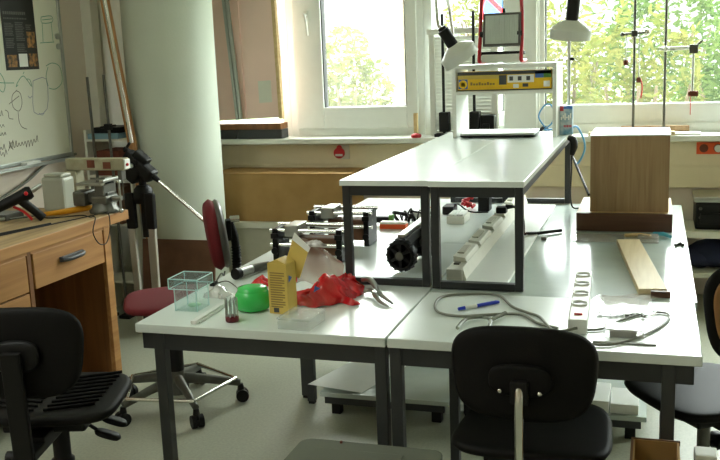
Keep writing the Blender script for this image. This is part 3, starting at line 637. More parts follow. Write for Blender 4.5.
# pink panels and profile standing on the sill
r = thing('foam_panel', 'pale pink foam panel with wooden edge strip leaning on the window sill', 'panel', (-2.62, 5.6, SILL))
T = Mx((-2.525, 5.57, SILL+.130), (math.radians(-3), math.radians(-2.2), 0))
part(r, 'panel_sheet', MB().box((-.70, 0, .0), (-.022, .03, 1.36), .003, T=T).box((-.018, 0, .0), (.21, .03, 1.36), .003, T=T), M['pink'])
part(r, 'edge_strip', MB().box((.21, -.005, -.01), (.235, .035, 1.36), .003, T=T), M['beech'])
part(r, 'paper_label', MB().box((.08, -.002, .10), (.17, 0, .24), T=T), M['ledge'], 'grey printed label')
single('plank', MB().box((-3.28, 5.555, SILL+.061), (-2.30, 5.68, SILL+.100), .003), M['benchin'], 'short wooden plank on the sill under the pink foam panel', 'plank')
single('slate_block', MB().box((-3.28, 5.56, SILL), (-2.62, 5.67, SILL+.06), .004), M['steel_dark'], 'dark grey slab under the plank on the sill, nearer the column', 'slab')
single('slate_block', MB().box((-2.61, 5.56, SILL), (-2.295, 5.67, SILL+.06), .004), M['steel_dark'], 'dark grey slab under the plank on the sill, nearer the window', 'slab')
T = Mx((-2.585, 5.555, SILL+.127), (math.radians(-2), math.radians(-4.5), 0))
single('aluminium_profile', MB().box((-.022, -.018, 0), (-.004, 0, 1.35), .002, T=T).box((.004, -.018, 0), (.022, 0, 1.35), .002, T=T).box((-.022, -.004, 0), (.022, .001, 1.35), T=T), M['alu'], 'slotted aluminium profile leaning on the pink foam panel', 'profile')

# things on the trunking
r = thing('wall_tag', 'round red tag with white lettering strip on the beige trunking', 'tag', (-1.95, 5.69, .86))
part(r, 'tag_disc', MB().cyl((-1.95, 5.70, .872), (-1.95, 5.672, .872), .036, 24).cyl((-1.95, 5.70, .905), (-1.95, 5.680, .905), .018, 16), M['redplastic'])
part(r, 'tag_strip', MB().box((-1.975, 5.670, .852), (-1.925, 5.672, .866)), M['paper'])
part(r, 'socket_plate', MB().box((-1.95, 5.688, .83), (-1.885, 5.70, .925), .004), M['ledge'])
r = thing('wall_socket', 'orange double wall socket on the beige trunking beside the wooden box', 'socket', (.32, 5.69, .9))
part(r, 'socket_plate', MB().box((.243, 5.688, .855), (.40, 5.70, .925), .004), M['orange'])
for x in (.283, .36):
    part(r, 'socket_well', MB().lathe([(.024, 0), (.024, .003), (.019, .003), (.017, .0005)], seg=24, T=Mx((x, 5.688, .89), (PI/2, 0, 0))), M['brownrust'])
part(r, 'socket_plug', MB().cyl((.36, 5.686, .89), (.36, 5.65, .89), .02, 16), M['white'])
r = thing('printer', 'black boxy device with grey lid standing on the ledge beside the desk', 'printer', (.4, 5.5, .465))
part(r, 'printer_body', MB().box((.235, 5.39, .466), (.62, 5.68, .62), .012).box((.26, 5.375, .50), (.6, 5.395, .56), .006), M['black'])
part(r, 'printer_lid', MB().box((.225, 5.38, .62), (.63, 5.68, .65), .01), M['dullmetal'])
part(r, 'printer_button', MB().sphere((.262, 5.389, .585), .009).sphere((.262, 5.389, .535), .009), M['greyvinyl'])
single('cloth_bag', MB().sphere((.37, 5.52, .31), (.18, .12, .083)).sphere((.50, 5.53, .295), (.14, .12, .068)).sphere((.27, 5.50, .29), (.1, .09, .062)), M['navy'], 'dark navy cloth bag on the lower shelf below the black device', 'bag')

# ------------------------------------------------------------------ on the raised shelf: hutch and what stands on it
HX0, HX1, HY0, HY1, HT = -.912, -.425, 4.335, 4.64, 1.430
r = thing('desk_hutch', 'white open hutch with top compartment standing on the raised shelf', 'hutch', (-.668, 4.49, SZ))
t = .019
part(r, 'side_panel', MB().box((HX0, HY0, SZ), (HX0+t, HY1, HT-t), .002), M['white'])
part(r, 'side_panel', MB().box((HX1-t, HY0, SZ), (HX1, HY1, HT-t), .002), M['white'])
part(r, 'top_panel', MB().box((HX0, HY0, HT-t), (HX1, HY1, HT), .003), M['white'])
part(r, 'compartment_shelf', MB().box((HX0+t, HY0+.004, 1.292), (HX1-t, HY1, 1.308), .002), M['white'])
r = thing('yellow_package', 'long yellow printed tool package lying in the hutch compartment', 'package', (-.67, 4.4, 1.308))
a, b, zz, hh, yf = HX0+.024, HX1-.026, 1.309, .088, HY0+.02
part(r, 'package_box', MB().box((a, yf, zz), (b, yf+.14, zz+hh), .002), M['yellow'])
g = MB(); w = b-a
def lab(x0, x1, z0, z1, mi=0, mb=None, d=.0008): (mb or g).box((a+w*x0, yf-d, zz+hh*z0), (a+w*x1, yf, zz+hh*z1), mi=mi)
lab(.0, 1, .83, 1.0, 0); lab(0, 1, 0, .06, 0); lab(.01, .11, .12, .62, 1); lab(.45, .53, .3, .8, 0); lab(.83, .92, .62, .96, 1); lab(.92, 1, .62, .96, 2); lab(.54, .82, .40, .80, 3); lab(.92, .985, .15, .45, 3)
lab(.0, .45, .62, .83, 5)
for k in range(3): lab(.56+k*.09, .60+k*.09, .5, .72, 0, d=.0014)
lab(.60, .66, .12, .32, 3); lab(.70, .76, .16, .34, 0)
part(r, 'package_print', g, [M['inkgrey'], M['blueprint'], M['greenprint'], M['paper'], M['redplastic'], M['yellowcard']])
g = MB().lathe([(.020, 0), (.020, .0008), (.010, .0008), (.010, 0)], seg=20, T=Mx((a+w*.06, yf-.0008, zz+hh*.36), (PI/2, 0, 0)))
part(r, 'package_emblem', g, M['yellow'])
g = MB()
for k in range(9): g.box((a+w*(.14+k*.03), yf-.0012, zz+hh*.30), (a+w*(.162+k*.03), yf, zz+hh*(.40+.06*(k % 3 == 0))))
part(r, 'package_lettering', g, M['ink'])

# work light with red tube frame
r = thing('work_light', 'work light with red tube frame and ribbed grey lamp on the hutch', 'work light', (-.69, 4.5, HT))
fy = 4.50
part(r, 'tube_frame', MB().tube([(-.60, fy+.10, HT+.012), (-.60, fy-.03, HT+.012), (-.60, fy-.055, HT+.03), (-.60, fy-.02, HT+.12), (-.605, fy, HT+.29), (-.625, fy, HT+.325), (-.70, fy, HT+.33), (-.775, fy, HT+.325), (-.795, fy, HT+.29), (-.80, fy-.02, HT+.12), (-.80, fy-.055, HT+.03), (-.80, fy-.03, HT+.012), (-.80, fy+.10, HT+.012)], .009, 10, smoothpath=3), M['redpaint'])
part(r, 'foot_bar', MB().box((-.79, fy-.045, HT+.008), (-.61, fy-.02, HT+.045), .004).box((-.80, fy-.02, HT+.04), (-.59, fy+.02, HT+.058), .003, mi=1), [M['white'], M['black']])
T = Mx((-.695, fy-.02, HT+.160), (math.radians(-8), 0, 0), (.98, 1, .86))
lp = part(r, 'lamp_housing', MB().box((-.085, 0, -.085), (.085, .07, .085), .012, T=T).box((-.092, -.012, -.09), (.092, .012, -.078), .003, T=T).box((-.092, -.012, .078), (.092, .012, .09), .003, T=T).box((-.092, -.012, -.09), (-.08, .012, .09), .003, T=T).box((.08, -.012, -.09), (.092, .012, .09), .003, T=T), M['greyvinyl'])
g = MB().box((-.08, -.008, -.078), (.08, -.002, .078), T=T)
for k in range(13): g.box((-.078+k*.0122, -.013, -.076), (-.072+k*.0122, -.006, .076), .002, T=T)
part(lp, 'lamp_glass', g, M['greyglass'])
part(r, 'tilt_knob', MB().cyl((-.60, fy-.02, HT+.14), (-.625, fy-.02, HT+.14), .014, 12).cyl((-.80, fy-.02, HT+.14), (-.775, fy-.02, HT+.14), .014, 12).box((-.70, fy+.02, HT+.225), (-.685, fy+.04, HT+.26), .003), M['black'])

# desk lamps
def lamp_head(r, T, s=1.):
    part(r, 'lamp_shade', MB().lathe([(.022, .062), (.036, .058), (.060, .044), (.090, .024), (.094, .018), (.094, -.026), (.088, -.026), (.086, .014), (.05, .03), (.02, .04)], seg=40, T=T, smooth=False), M['lampshade'])
    part(r, 'lamp_socket', MB().cyl((0, 0, .052), (0, 0, .150), .029, 20, T=T).cyl((0, 0, .152), (0, 0, .165), .022, 16, T=T), M['black'])
    part(r, 'bulb', MB().sphere((0, 0, .0), .032, T=T), M['paper'])
T = Mx((-.848, 4.21, 1.478), (math.radians(14), math.radians(-30), 0), (.92, .92, .92))
r = thing('desk_lamp', 'grey white desk lamp head with black socket tilted over the hutch corner', 'lamp', (-1.03, 4.56, SZ), group=None)
lamp_head(r, T)
part(r, 'lamp_arm', MB().tube([T @ V((0, .0, .16)), T @ V((0, .02, .20)), (-1.0, 4.45, 1.86), (-1.0, 4.74, 1.70), (-.955, 4.71, 1.2), (-.955, 4.69, .99)], .008, 8, smoothpath=4), M['chrome'])
part(r, 'clamp_foot', MB().box((-.975, 4.657, 1.05), (-.935, 4.705, 1.13), .004), M['black'])
T = Mx((-.352, 4.20, 1.556), (math.radians(7), math.radians(6), 0), (.94, .94, .94))
r = thing('desk_lamp', 'grey white desk lamp head hanging from its black arm before the wide window', 'lamp', (-.41, 4.56, SZ))
lamp_head(r, T)
part(r, 'lamp_arm', MB().tube([T @ V((0, 0, .15)), T @ V((.006, 0, .36)), T @ V((.012, .02, .52))], .027, 12).tube([T @ V((.012, .02, .50)), (-.36, 4.40, 2.12), (-.392, 4.60, 1.95)], .009, 8, smoothpath=4), M['black'])
part(r, 'lamp_post', MB().cyl((-.392, 4.60, SZ), (-.392, 4.60, 1.97), .008, 12), M['alu'])
part(r, 'post_foot', MB().box((-.42, 4.575, SZ), (-.388, 4.645, SZ+.03), .005), M['steel_dark'])
part(r, 'post_knob', MB().cyl((-.392, 4.60, 1.44), (-.368, 4.60, 1.44), .007, 10), M['black'])

# blue drink carton
r = thing('juice_carton', 'blue and white printed drink carton standing beside the hutch', 'carton', (-.405, 4.47, SZ))
part(r, 'carton_body', MB().box((-.421, 4.445, SZ), (-.362, 4.495, SZ+.136), .002), M['bluecard'])
g = MB(); yf = 4.445
g.box((-.420, yf-.0008, SZ+.122), (-.363, yf, SZ+.135)).box((-.420, yf-.0012, SZ+.112), (-.403, yf, SZ+.134), mi=1)
g2 = MB(); g3 = MB()
for k in range(5): g2.box((-.402+k*.0075, yf-.001, SZ+.036), (-.397+k*.0075, yf, SZ+.046), mi=0)
for k in range(6): g3.box((-.416+k*.0085, yf-.001, SZ+.07+.008*(k % 2)), (-.410+k*.0085, yf, SZ+.085+.008*(k % 3)), mi=1)
part(r, 'carton_band', g, [M['blueprint'], M['redplastic']])
part(r, 'carton_lettering', g2, [M['redplastic'], M['paper']])
part(r, 'carton_pattern', g3, [M['redplastic'], M['paper']])
# laptop, closed
r = thing('laptop', 'thin closed silver laptop lying on the raised shelf below the hutch', 'laptop', (-.73, 4.5, SZ))
T = Mx((-.70, 4.44, SZ+.004), (0, 0, math.radians(1)))
part(r, 'laptop_base', MB().prism(rrect(.35, .25, .015), .007, T, .002), M['black'])
part(r, 'laptop_lid', MB().prism(rrect(.35, .25, .015), .010, T @ Mx((0, 0, .008)), .003), M['alu'])
part(r, 'laptop_foot', MB().box((-.14, -.1, -.004), (-.12, -.09, 0), T=T).box((.12, -.1, -.004), (.15, -.09, 0), T=T).box((-.15, .09, -.004), (.15, .1, 0), T=T), M['black'])
single('blue_cable', MB().tube([(-.50, 4.54, SZ+.03), (-.53, 4.54, SZ+.08), (-.505, 4.53, SZ+.13), (-.475, 4.53, SZ+.14), (-.455, 4.53, SZ+.10), (-.465, 4.52, SZ+.05), (-.50, 4.52, SZ+.02), (-.47, 4.55, SZ+.018), (-.47, 4.60, SZ+.012)], .004, 8, smoothpath=6), M['bluecable'], 'looped blue network cable in the hutch behind the laptop', 'cable')
single('blue_cable', MB().tube([(-.372, 4.55, SZ+.02), (-.355, 4.50, SZ+.035), (-.335, 4.45, SZ+.03), (-.31, 4.44, SZ-.02), (-.305, 4.44, SZ-.07), (-.325, 4.44, SZ-.12), (-.345, 4.48, SZ-.14), (-.36, 4.50, SZ-.12)], .005, 8, smoothpath=6), M['bluecable'], 'blue cable curving over the shelf edge beside the drink carton', 'cable')
single('extension_plug', MB().tube([(-.376, 4.41, SZ-.01), (-.355, 4.40, SZ-.02), (-.35, 4.39, SZ-.05), (-.36, 4.38, SZ-.09)], [.012, .018, .018, .01], 10, smoothpath=3).tube([(-.36, 4.38, SZ-.09), (-.362, 4.40, SZ-.18), (-.368, 4.42, SZ-.28), (-.36, 4.45, SZ-.345), (-.33, 4.46, SZ-.353)], .004, 6, smoothpath=5), M['black'], 'black plug and cord hanging from the shelf corner', 'plug')
single('support_rod', MB().cyl((-.365, 4.50, .98), (-.265, 4.15, .85), .006, 8), M['black'], 'thin black rod slanting from the shelf leg to the wooden box', 'rod')
single('coiled_cables', MB().tube([(-.75, 5.57, SILL+.012), (-.70, 5.60, SILL+.035), (-.66, 5.58, SILL+.02), (-.62, 5.61, SILL+.05), (-.58, 5.58, SILL+.014), (-.54, 5.6, SILL+.03), (-.5, 5.58, SILL+.012)], .011, 7, smoothpath=4), M['black'], 'black cable heap on the sill behind the hutch', 'cable')

# on the sill
for x, lb, zt in ((-1.235, 'black stand rod on black foot beside the white louvred panel', 1.72), (-1.045, 'black stand rod on black foot behind the hutch', 1.73)):
    r = thing('rod_stand', lb, 'stand', (x, 5.62, SILL), group='black rod stands on the sill')
    part(r, 'rod', MB().cyl((x, 5.62, SILL+.02), (x, 5.62, zt), .009, 10), M['black'])
    part(r, 'foot', MB().box((x-.05, 5.555, SILL), (x+.04, 5.655, SILL+.02), .004), M['black'])
    part(r, 'carriage', MB().box((x-.025, 5.58, SILL+.03), (x+.035, 5.655, SILL+.15), .006), M['black'])
single('controller_box', MB().box((-1.00, 5.56, SILL), (-.915, 5.66, SILL+.13), .006).box((-.985, 5.54, SILL+.03), (-.94, 5.56, SILL+.08), .004), M['blackmetal'], 'small black box on the sill behind the hutch opening', 'box')
r = thing('louvred_panel', 'white louvred panel standing on the sill against the narrow pane', 'panel', (-1.14, 5.70, SILL))
part(r, 'panel_frame', MB().box((-1.335, 5.672, SILL+.002), (-1.30, 5.725, 1.60), .004).box((-.95, 5.672, SILL+.002), (-.91, 5.725, 1.60), .004).box((-1.345, 5.665, 1.60), (-.90, 5.727, 1.635), .004).box((-1.30, 5.675, SILL+.002), (-.95, 5.725, SILL+.03)), M['white'])
g = MB()
for k in range(26): g.box((-1.30, 0, 0), (-.95, .004, .024), T=Mx((0, 5.69, SILL+.032+k*.022), (math.radians(22), 0, 0)))
part(r, 'louvres', g, M['white'])
single('folding_rule', MB().box((-1.448, 5.69, SILL), (-1.425, 5.725, SILL+.14), .002).box((-1.444, 5.688, SILL+.01), (-1.442, 5.726, SILL+.138)), M['beech'], 'pale wooden folding rule standing on the sill by the window hinge', 'rule')
single('push_button', MB().lathe([(.03, 0), (.034, .01), (.03, .02), (.012, .026)], (-1.40, 5.56, SILL), 18), M['redplastic'], 'small red button lying on the sill edge beside the shelf', 'button')
def clamprod(x, lb, seed):
    r = thing('clamp_rod', lb, 'rod', (x, 5.62, SILL), group='clamp rods in the wide window')
    part(r, 'rod', MB().cyl((x, 5.62, SILL+.012), (x, 5.62, 2.2), .0075, 10), M['darkmetal'])
    part(r, 'foot', MB().lathe([(.03, 0), (.03, .006), (.012, .012)], (x, 5.62, SILL), 16), M['darkmetal'])
    return r
r = clamprod(-.112, 'lab rod in the wide window with two hanging clips', 1)
part(r, 'cross_clamp', MB().cyl((-.19, 5.61, 1.555), (-.03, 5.61, 1.562), .007, 8).box((-.13, 5.60, 1.54), (-.095, 5.635, 1.575), .003).sphere((-.045, 5.61, 1.563), .022, mi=1).sphere((-.18, 5.61, 1.555), .013), [M['darkmetal'], M['chrome']])
part(r, 'hanging_clip', MB().cyl((-.158, 5.61, 1.55), (-.158, 5.61, 1.41), .003, 6).box((-.172, 5.60, 1.38), (-.145, 5.62, 1.41), .004, mi=1), [M['alu'], M['brownrust']])
part(r, 'hanging_clip', MB().cyl((-.085, 5.61, 1.55), (-.085, 5.61, 1.31), .003, 6).box((-.098, 5.60, 1.28), (-.074, 5.62, 1.31), .004, mi=1).tube([(-.074, 5.61, 1.30), (-.065, 5.61, 1.25), (-.072, 5.61, 1.19)], .004, 6, mi=2, smoothpath=3), [M['alu'], M['brownrust'], M['redplastic']])
r = clamprod(.058, 'lab rod in the wide window with side arm and hanging bar', 2)
part(r, 'side_arm', MB().cyl((.02, 5.61, 1.466), (.20, 5.61, 1.466), .011, 10).sphere((.058, 5.605, 1.466), .018), M['white'])
part(r, 'arm_clamp', MB().box((.185, 5.595, 1.435), (.232, 5.63, 1.485), .004).cyl((.225, 5.61, 1.48), (.255, 5.61, 1.505), .007, 8), M['darkmetal'])
part(r, 'hanging_bar', MB().cyl((.208, 5.61, 1.44), (.208, 5.61, 1.22), .007, 8).box((.185, 5.595, 1.195), (.24, 5.625, 1.225), .004, mi=1).cyl((.20, 5.61, 1.2), (.20, 5.61, 1.09), .002, 6, mi=2), [M['alu'], M['brownrust'], M['redplastic']])
single('sill_strip', MB().box((-.36, 5.54, SILL), (.12, 5.585, SILL+.022), .002), M['spruce'], 'pale wooden strip lying along the sill behind the wooden box', 'strip')
single('sill_strip', MB().box((-.18, 5.66, SILL), (.20, 5.69, SILL+.045), .002), M['walnut'], 'dark wooden strip lying on the sill below the clamp rods', 'strip')
single('paper_sheet', MB().box((.10, 5.545, SILL), (.26, 5.65, SILL+.012), .002), M['paper'], 'small white paper pad at the end of the sill strips', 'paper')

# ------------------------------------------------------------------ wooden box on the desk
r = thing('wooden_box', 'large veneered wooden box with wider dark base standing on the desk', 'box', (-.09, 4.1, TZ))
part(r, 'base_front', MB().box((-.302, 3.93, TZ+.001), (.084, 3.95, TZ+.077), .002), M['walnutdark'])
part(r, 'base_body', MB().box((-.302, 3.95, TZ+.001), (.084, 4.36, TZ+.077), .002), M['beech'])
part(r, 'box_front', MB().box((-.249, 3.975, TZ+.077), (.068, 3.99, 1.126), .002), M['walnut'])
part(r, 'box_body', MB().box((-.249, 3.99, TZ+.077), (.068, 4.32, 1.121), .002), M['beech'])
part(r, 'box_top_glare', MB().box((-.252, 3.972, 1.126), (.071, 4.325, 1.131), .001), M['laminate'])  # white top: glare on the overexposed wood put into the colour

# on the grey desk
single('pine_board', MB().prism([(-.132, 3.665), (-.045, 3.712), (.057, 2.905), (.006, 2.893)], .018, None, .002, z0=TZ+.004) if False else MB().box((-.043, -.385, 0), (.043, .385, .02), .002, T=Mx((-.037, 3.295, TZ+.001), (0, 0, math.radians(7.0)))), M['spruce'], 'pale pine board lying lengthwise on the grey desk before the wooden box', 'board')
single('dark_end_block', MB().box((.004, 2.885, TZ), (.062, 2.90, TZ+.02), .001), M['walnutdark'], 'dark wooden offcut at the near end of the pine board', 'block')
r = thing('plastic_sleeve', 'flat clear plastic sleeve lying in front of the wooden box', 'bag', (-.11, 3.79, TZ))
part(r, 'sleeve', MB().box((-.30, 3.70, TZ+.0015), (.03, 3.86, TZ+.005)).box((-.05, 3.76, TZ+.006), (.03, 3.83, TZ+.016), .004), M['bagclear'])
part(r, 'sleeve_content', MB().tube([(-.10, 3.80, TZ+.012), (-.04, 3.82, TZ+.012), (.0, 3.79, TZ+.012)], .007, 8), M['beech'])
single('teal_clip', MB().tube([(.01, 3.86, TZ+.01), (.05, 3.84, TZ+.012), (.075, 3.80, TZ+.01)], [.006, .009, .007], 8), M['teal'], 'small teal clip lying at the foot of the wooden box', 'clip')
single('small_key', MB().tube([(.09, 3.66, TZ+.006), (.11, 3.70, TZ+.006), (.12, 3.66, TZ+.006)], .006, 6), M['darkmetal'], 'tiny dark metal piece near the far desk edge', 'piece')
single('black_rod', MB().tube([(-.49, 3.76, TZ+.018), (-.45, 3.80, TZ+.012), (-.36, 3.89, TZ+.009)], [.006, .007, .007], 8), M['black'], 'short black rod lying on the grey desk beside the shelf leg', 'rod')
single('steel_bits', MB().box((-.425, 3.72, TZ), (-.405, 3.75, TZ+.012), .003), M['darkmetal'], 'tiny steel nut beside the short black rod', 'nut')

# socket strip
r = thing('power_strip', 'white socket strip with four round sockets and red switch on the desk', 'power strip', (-.19, 2.75, TZ))
T = Mx((-.196, 2.755, TZ), (0, 0, math.radians(2.2)))
part(r, 'strip_body', MB().box((-.026, -.29, .001), (.026, .29, .042), .005, T=T), M['white'])
for k in range(4):
    y = -.13+k*.116
    part(r, 'socket', MB().lathe([(.0235, .041), (.025, .047), (.022, .047), (.0195, .0425), (.008, .0425)], seg=28, T=T @ Mx((0, y, 0))), M['white'])
    part(r, 'socket_hollow', MB().lathe([(.021, .0422), (.021, .0428)], seg=24, T=T @ Mx((0, y, 0))), M['greyvinyl'], 'shaded socket floor')  # grey disc, the hollow's shade put into its colour
part(r, 'switch', MB().box((-.010, -.245, .041), (.012, -.222, .047), .002, T=T), M['redplastic'], 'red rocker switch')
c_ = .0042
single('grey_cable', MB().tube([T @ V((-.0, -.296, .02)), (-.245, 2.45, TZ+.012), (-.30, 2.60, TZ+c_), (-.34, 2.64, TZ+c_), (-.395, 2.70, TZ+c_), (-.46, 2.825, TZ+c_), (-.56, 2.82, TZ+c_), (-.625, 2.78, TZ+c_), (-.63, 2.69, TZ+c_), (-.60, 2.60, TZ+c_), (-.53, 2.57, TZ+c_), (-.45, 2.60, TZ+c_), (-.36, 2.62, TZ+c_), (-.30, 2.54, TZ+c_), (-.24, 2.50, TZ+c_)], c_, 8, smoothpath=7), M['greycable'], 'grey mains cable looping over the short desk from the socket strip', 'cable')
single('grey_cable', MB().tube([(-.16, 2.50, TZ+c_), (-.12, 2.52, TZ+c_), (-.07, 2.62, TZ+c_), (.0, 2.70, TZ+c_), (.05, 2.70, TZ+c_), (.05, 2.63, TZ+c_), (.01, 2.52, TZ+c_), (-.06, 2.41, TZ+c_), (-.12, 2.37, TZ+c_), (-.17, 2.40, TZ+c_)], .0035, 8, smoothpath=7), M['greycable'], 'thin grey cable curling around the wrapped gadgets near the desk corner', 'cable')
r = thing('pen', 'blue ballpoint pen lying beside the cable loop', 'pen', (-.49, 2.68, TZ))
part(r, 'pen_barrel', MB().tube([(-.50, 2.678, TZ+.007), (-.45, 2.728, TZ+.007), (-.441, 2.737, TZ+.006)], [.006, .006, .004], 10), M['bluepen'])
part(r, 'pen_cap', MB().tube([(-.53, 2.651, TZ+.007), (-.50, 2.678, TZ+.007)], [.005, .0065], 10), M['white'])
part(r, 'pen_tip', MB().tube([(-.548, 2.638, TZ+.006), (-.53, 2.651, TZ+.007)], [.005, .006], 10), M['bluepen'])
r = thing('cable_ties', 'clear cable holders lying before the black chair back', 'holder', (-.47, 2.52, TZ))
part(r, 'holder_loop', MB().tube([(-.51, 2.44, TZ+.008), (-.50, 2.52, TZ+.012), (-.46, 2.56, TZ+.008), (-.43, 2.52, TZ+.012), (-.425, 2.45, TZ+.008)], .0055, 8, smoothpath=4).tube([(-.43, 2.53, TZ+.01), (-.40, 2.60, TZ+.012)], .006, 8), M['binclear'])
r = thing('gadget_bag', 'clear bag with metal parts lying next to the socket strip', 'bag', (-.08, 2.66, TZ))
mb = MB(); rnd = random.Random(11); n = 14
vs = []
for j in range(8):
    for i in range(n):
        vs.append((-.155+.17*i/(n-1)+.01*math.sin(j), 2.66+.22*j/7-.02*math.sin(i*.5), TZ+.005+.005*math.sin(PI*i/(n-1))*math.sin(PI*(j+.6)/8.2)+rnd.uniform(0, .003)))
mb.add(vs, [(j*n+i, j*n+i+1, (j+1)*n+i+1, (j+1)*n+i) for j in range(7) for i in range(n-1)], smooth=True)
part(r, 'bag_film', mb, M['bagclear'])
g = MB()
for k in range(9): g.box((-.006, -.004, 0), (.006, .004, .007), .002, T=Mx((-.135+k*.015, 2.665+.012*math.sin(k*2.1), TZ+.002), (0, 0, k*.7)))
part(r, 'metal_parts', g, M['darkmetal'])
part(r, 'paper_insert', MB().box((-.150, 2.685, TZ+.001), (-.03, 2.86, TZ+.003)), M['paper'])
r = thing('wrapped_gadget', 'small silver device in clear wrapping on the near desk edge', 'device', (-.07, 2.48, TZ))
part(r, 'device', MB().box((-.10, 2.46, TZ+.001), (-.03, 2.495, TZ+.018), .004), M['darkmetal'])
part(r, 'wrapping', MB().box((-.115, 2.45, TZ+.0005), (-.01, 2.52, TZ+.024), .006), M['bagclear'])
single('desk_seam_strip', MB().box((-.14, 2.40, TZ), (.02, 2.412, TZ+.004), .001), M['greycable'], 'thin grey flat strip along the near desk edge', 'strip')

# ------------------------------------------------------------------ on the desk with the motor stages
r = thing('acrylic_box', 'empty clear acrylic box with open top at the desk edge', 'box', (-1.36, 2.55, TZ))
x0, x1, y0, y1, zb, zt = -1.428, -1.328, 2.47, 2.575, TZ+.001, TZ+.106
w = .0035
ac = MB()
ac.box((x0+.012, y0+.012, zb), (x1-.012, y1-.012, zb+w)).box((x0+.012, y0+.012, zb), (x0+.012+w, y1-.012, zt)).box((x1-.012-w, y0+.012, zb), (x1-.012, y1-.012, zt)).box((x0+.012, y0+.012, zb), (x1-.012, y0+.012+w, zt)).box((x0+.012, y1-.012-w, zb), (x1-.012, y1-.012, zt))
part(r, 'box_walls', ac, M['acryl'])
ac = MB().box((x0, y0, zt-.032), (x0+w, y1, zt)).box((x1-w, y0, zt-.032), (x1, y1, zt)).box((x0, y0, zt-.032), (x1, y0+w, zt)).box((x0, y1-w, zt-.032), (x1, y1, zt))
part(r, 'box_collar', ac, M['acryl'])
ed = MB()
for a, b in (((x0, y0), (x1, y0)), ((x1, y0), (x1, y1)), ((x1, y1), (x0, y1)), ((x0, y1), (x0, y0))):
    ed.cyl((*a, zt), (*b, zt), .0018, 6).cyl((*a, zt-.032), (*b, zt-.032), .0014, 6)
for a in ((x0, y0), (x1, y0), (x1, y1), (x0, y1)): ed.cyl((*a, zt-.032), (*a, zt), .0016, 6)
for a in ((x0+.012, y0+.012), (x1-.012, y0+.012), (x1-.012, y1-.012), (x0+.012, y1-.012)): ed.cyl((*a, zb), (*a, zt-.032), .0016, 6)
part(r, 'polished_edges', ed, mat('acrylic_edge', (190, 226, 224), .2, var=.04))
single('clear_beads', MB().sphere((-1.375, 2.52, TZ+.0125), (.016, .014, .007)).sphere((-1.365, 2.53, TZ+.0115), (.012, .014, .006)), mat('pale_green_plastic', (170, 214, 180), .3, var=.1), 'pale green plastic scrap inside the acrylic box', 'scrap')
single('white_rod', MB().box((-.011, -.205, 0), (.009, .19, .012), .003, T=Mx((-1.292, 2.56, TZ+.0005), (0, 0, math.radians(1.5)))).box((.010, -.19, 0), (.014, .18, .006), T=Mx((-1.292, 2.56, TZ+.0005), (0, 0, math.radians(1.5)))), mat('bright_white_plastic', (238, 240, 238), .25, var=.03), 'bright white plastic rod lying lengthwise beside the acrylic box', 'rod')
r = thing('glass_vial', 'small ribbed clear vial with dark red bottom on the desk', 'vial', (-1.187, 2.41, TZ))
part(r, 'vial_wall', MB().lathe([(.017, .018), (.0185, .05), (.017, .074), (.014, .074), (.014, .018)], (-1.187, 2.41, TZ), 24), M['acryl'])
g = MB()
for k in range(9): a = k*2*PI/9; g.cyl((-1.187+.018*math.cos(a), 2.41+.018*math.sin(a), TZ+.016), (-1.187+.018*math.cos(a), 2.41+.018*math.sin(a), TZ+.072), .0017, 6)
part(r, 'vial_ribs', g, M['dullmetal'])
part(r, 'vial_bottom', MB().lathe([(.017, 0), (.02, .004), (.02, .017), (.016, .019)], (-1.187, 2.41, TZ), 24), mat('dark_red_plastic', (96, 16, 28), .3, var=.1))
r = thing('green_dish', 'translucent green round plastic dish standing on the desk', 'dish', (-1.21, 2.62, TZ))
part(r, 'dish_body', MB().lathe([(.034, 0), (.050, .006), (.057, .028), (.054, .052), (.042, .068), (.03, .070), (.012, .064)], (-1.178, 2.545, TZ), 36), M['green'])
part(r, 'dish_lid', MB().lathe([(.047, .060), (.045, .072), (.025, .077), (.01, .077)], (-1.178, 2.545, TZ), 36), M['green'])
# yellow carton with open flap
r = thing('food_carton', 'opened yellow food carton with printed text panel standing on the desk', 'carton', (-1.07, 2.58, TZ))
T = Mx((-1.072, 2.535, TZ), (0, 0, math.radians(-7)))
cw, cd, ch = .066, .058, .158
part(r, 'carton_body', MB().box((-cw/2, -cd/2, .001), (cw/2, cd/2, ch), .0015, T=T).prism([(-cw/2, 0), (cw/2, 0), (.0, .014)], cd, T @ Mx((0, cd/2, ch), (PI/2, 0, 0))), M['yellowcard'])
# tall gable flap opened backwards
part(r, 'open_flap', MB().prism([(-.026, -.03), (.034, -.04), (.040, .056), (-.018, .082)], .002, T @ Mx((.022, .034, ch-.01), (math.radians(80), math.radians(14), math.radians(4)))), M['yellowcard'])
part(r, 'flap_lining', MB().prism([(-.020, .070), (.041, .046), (.044, .062), (-.018, .092)], .004, T @ Mx((.022, .033, ch-.01), (math.radians(80), math.radians(14), math.radians(4)))), M['paper'], 'white torn lining')
g = MB()
for k in range(15):
    z = .022+k*.0075; g.box((-cw/2+.008, -cd/2-.0006, z), (cw/2-.009-.008*((k*7) % 3 == 0), -cd/2, z+.004), T=T)
part(r, 'text_panel', g, M['ink'])
g = MB().box((-cw/2+.016, -cd/2-.0007, .006), (-cw/2+.034, -cd/2, .02), T=T)
part(r, 'barcode_panel', g, M['inkgrey'])
g = MB().prism([(0, 0), (.022, .012), (.002, .022)], .001, T @ Mx((cw/2+.0006, -.02, .10), (PI/2, 0, PI/2)))
part(r, 'blue_emblem', g, M['blueprint'])
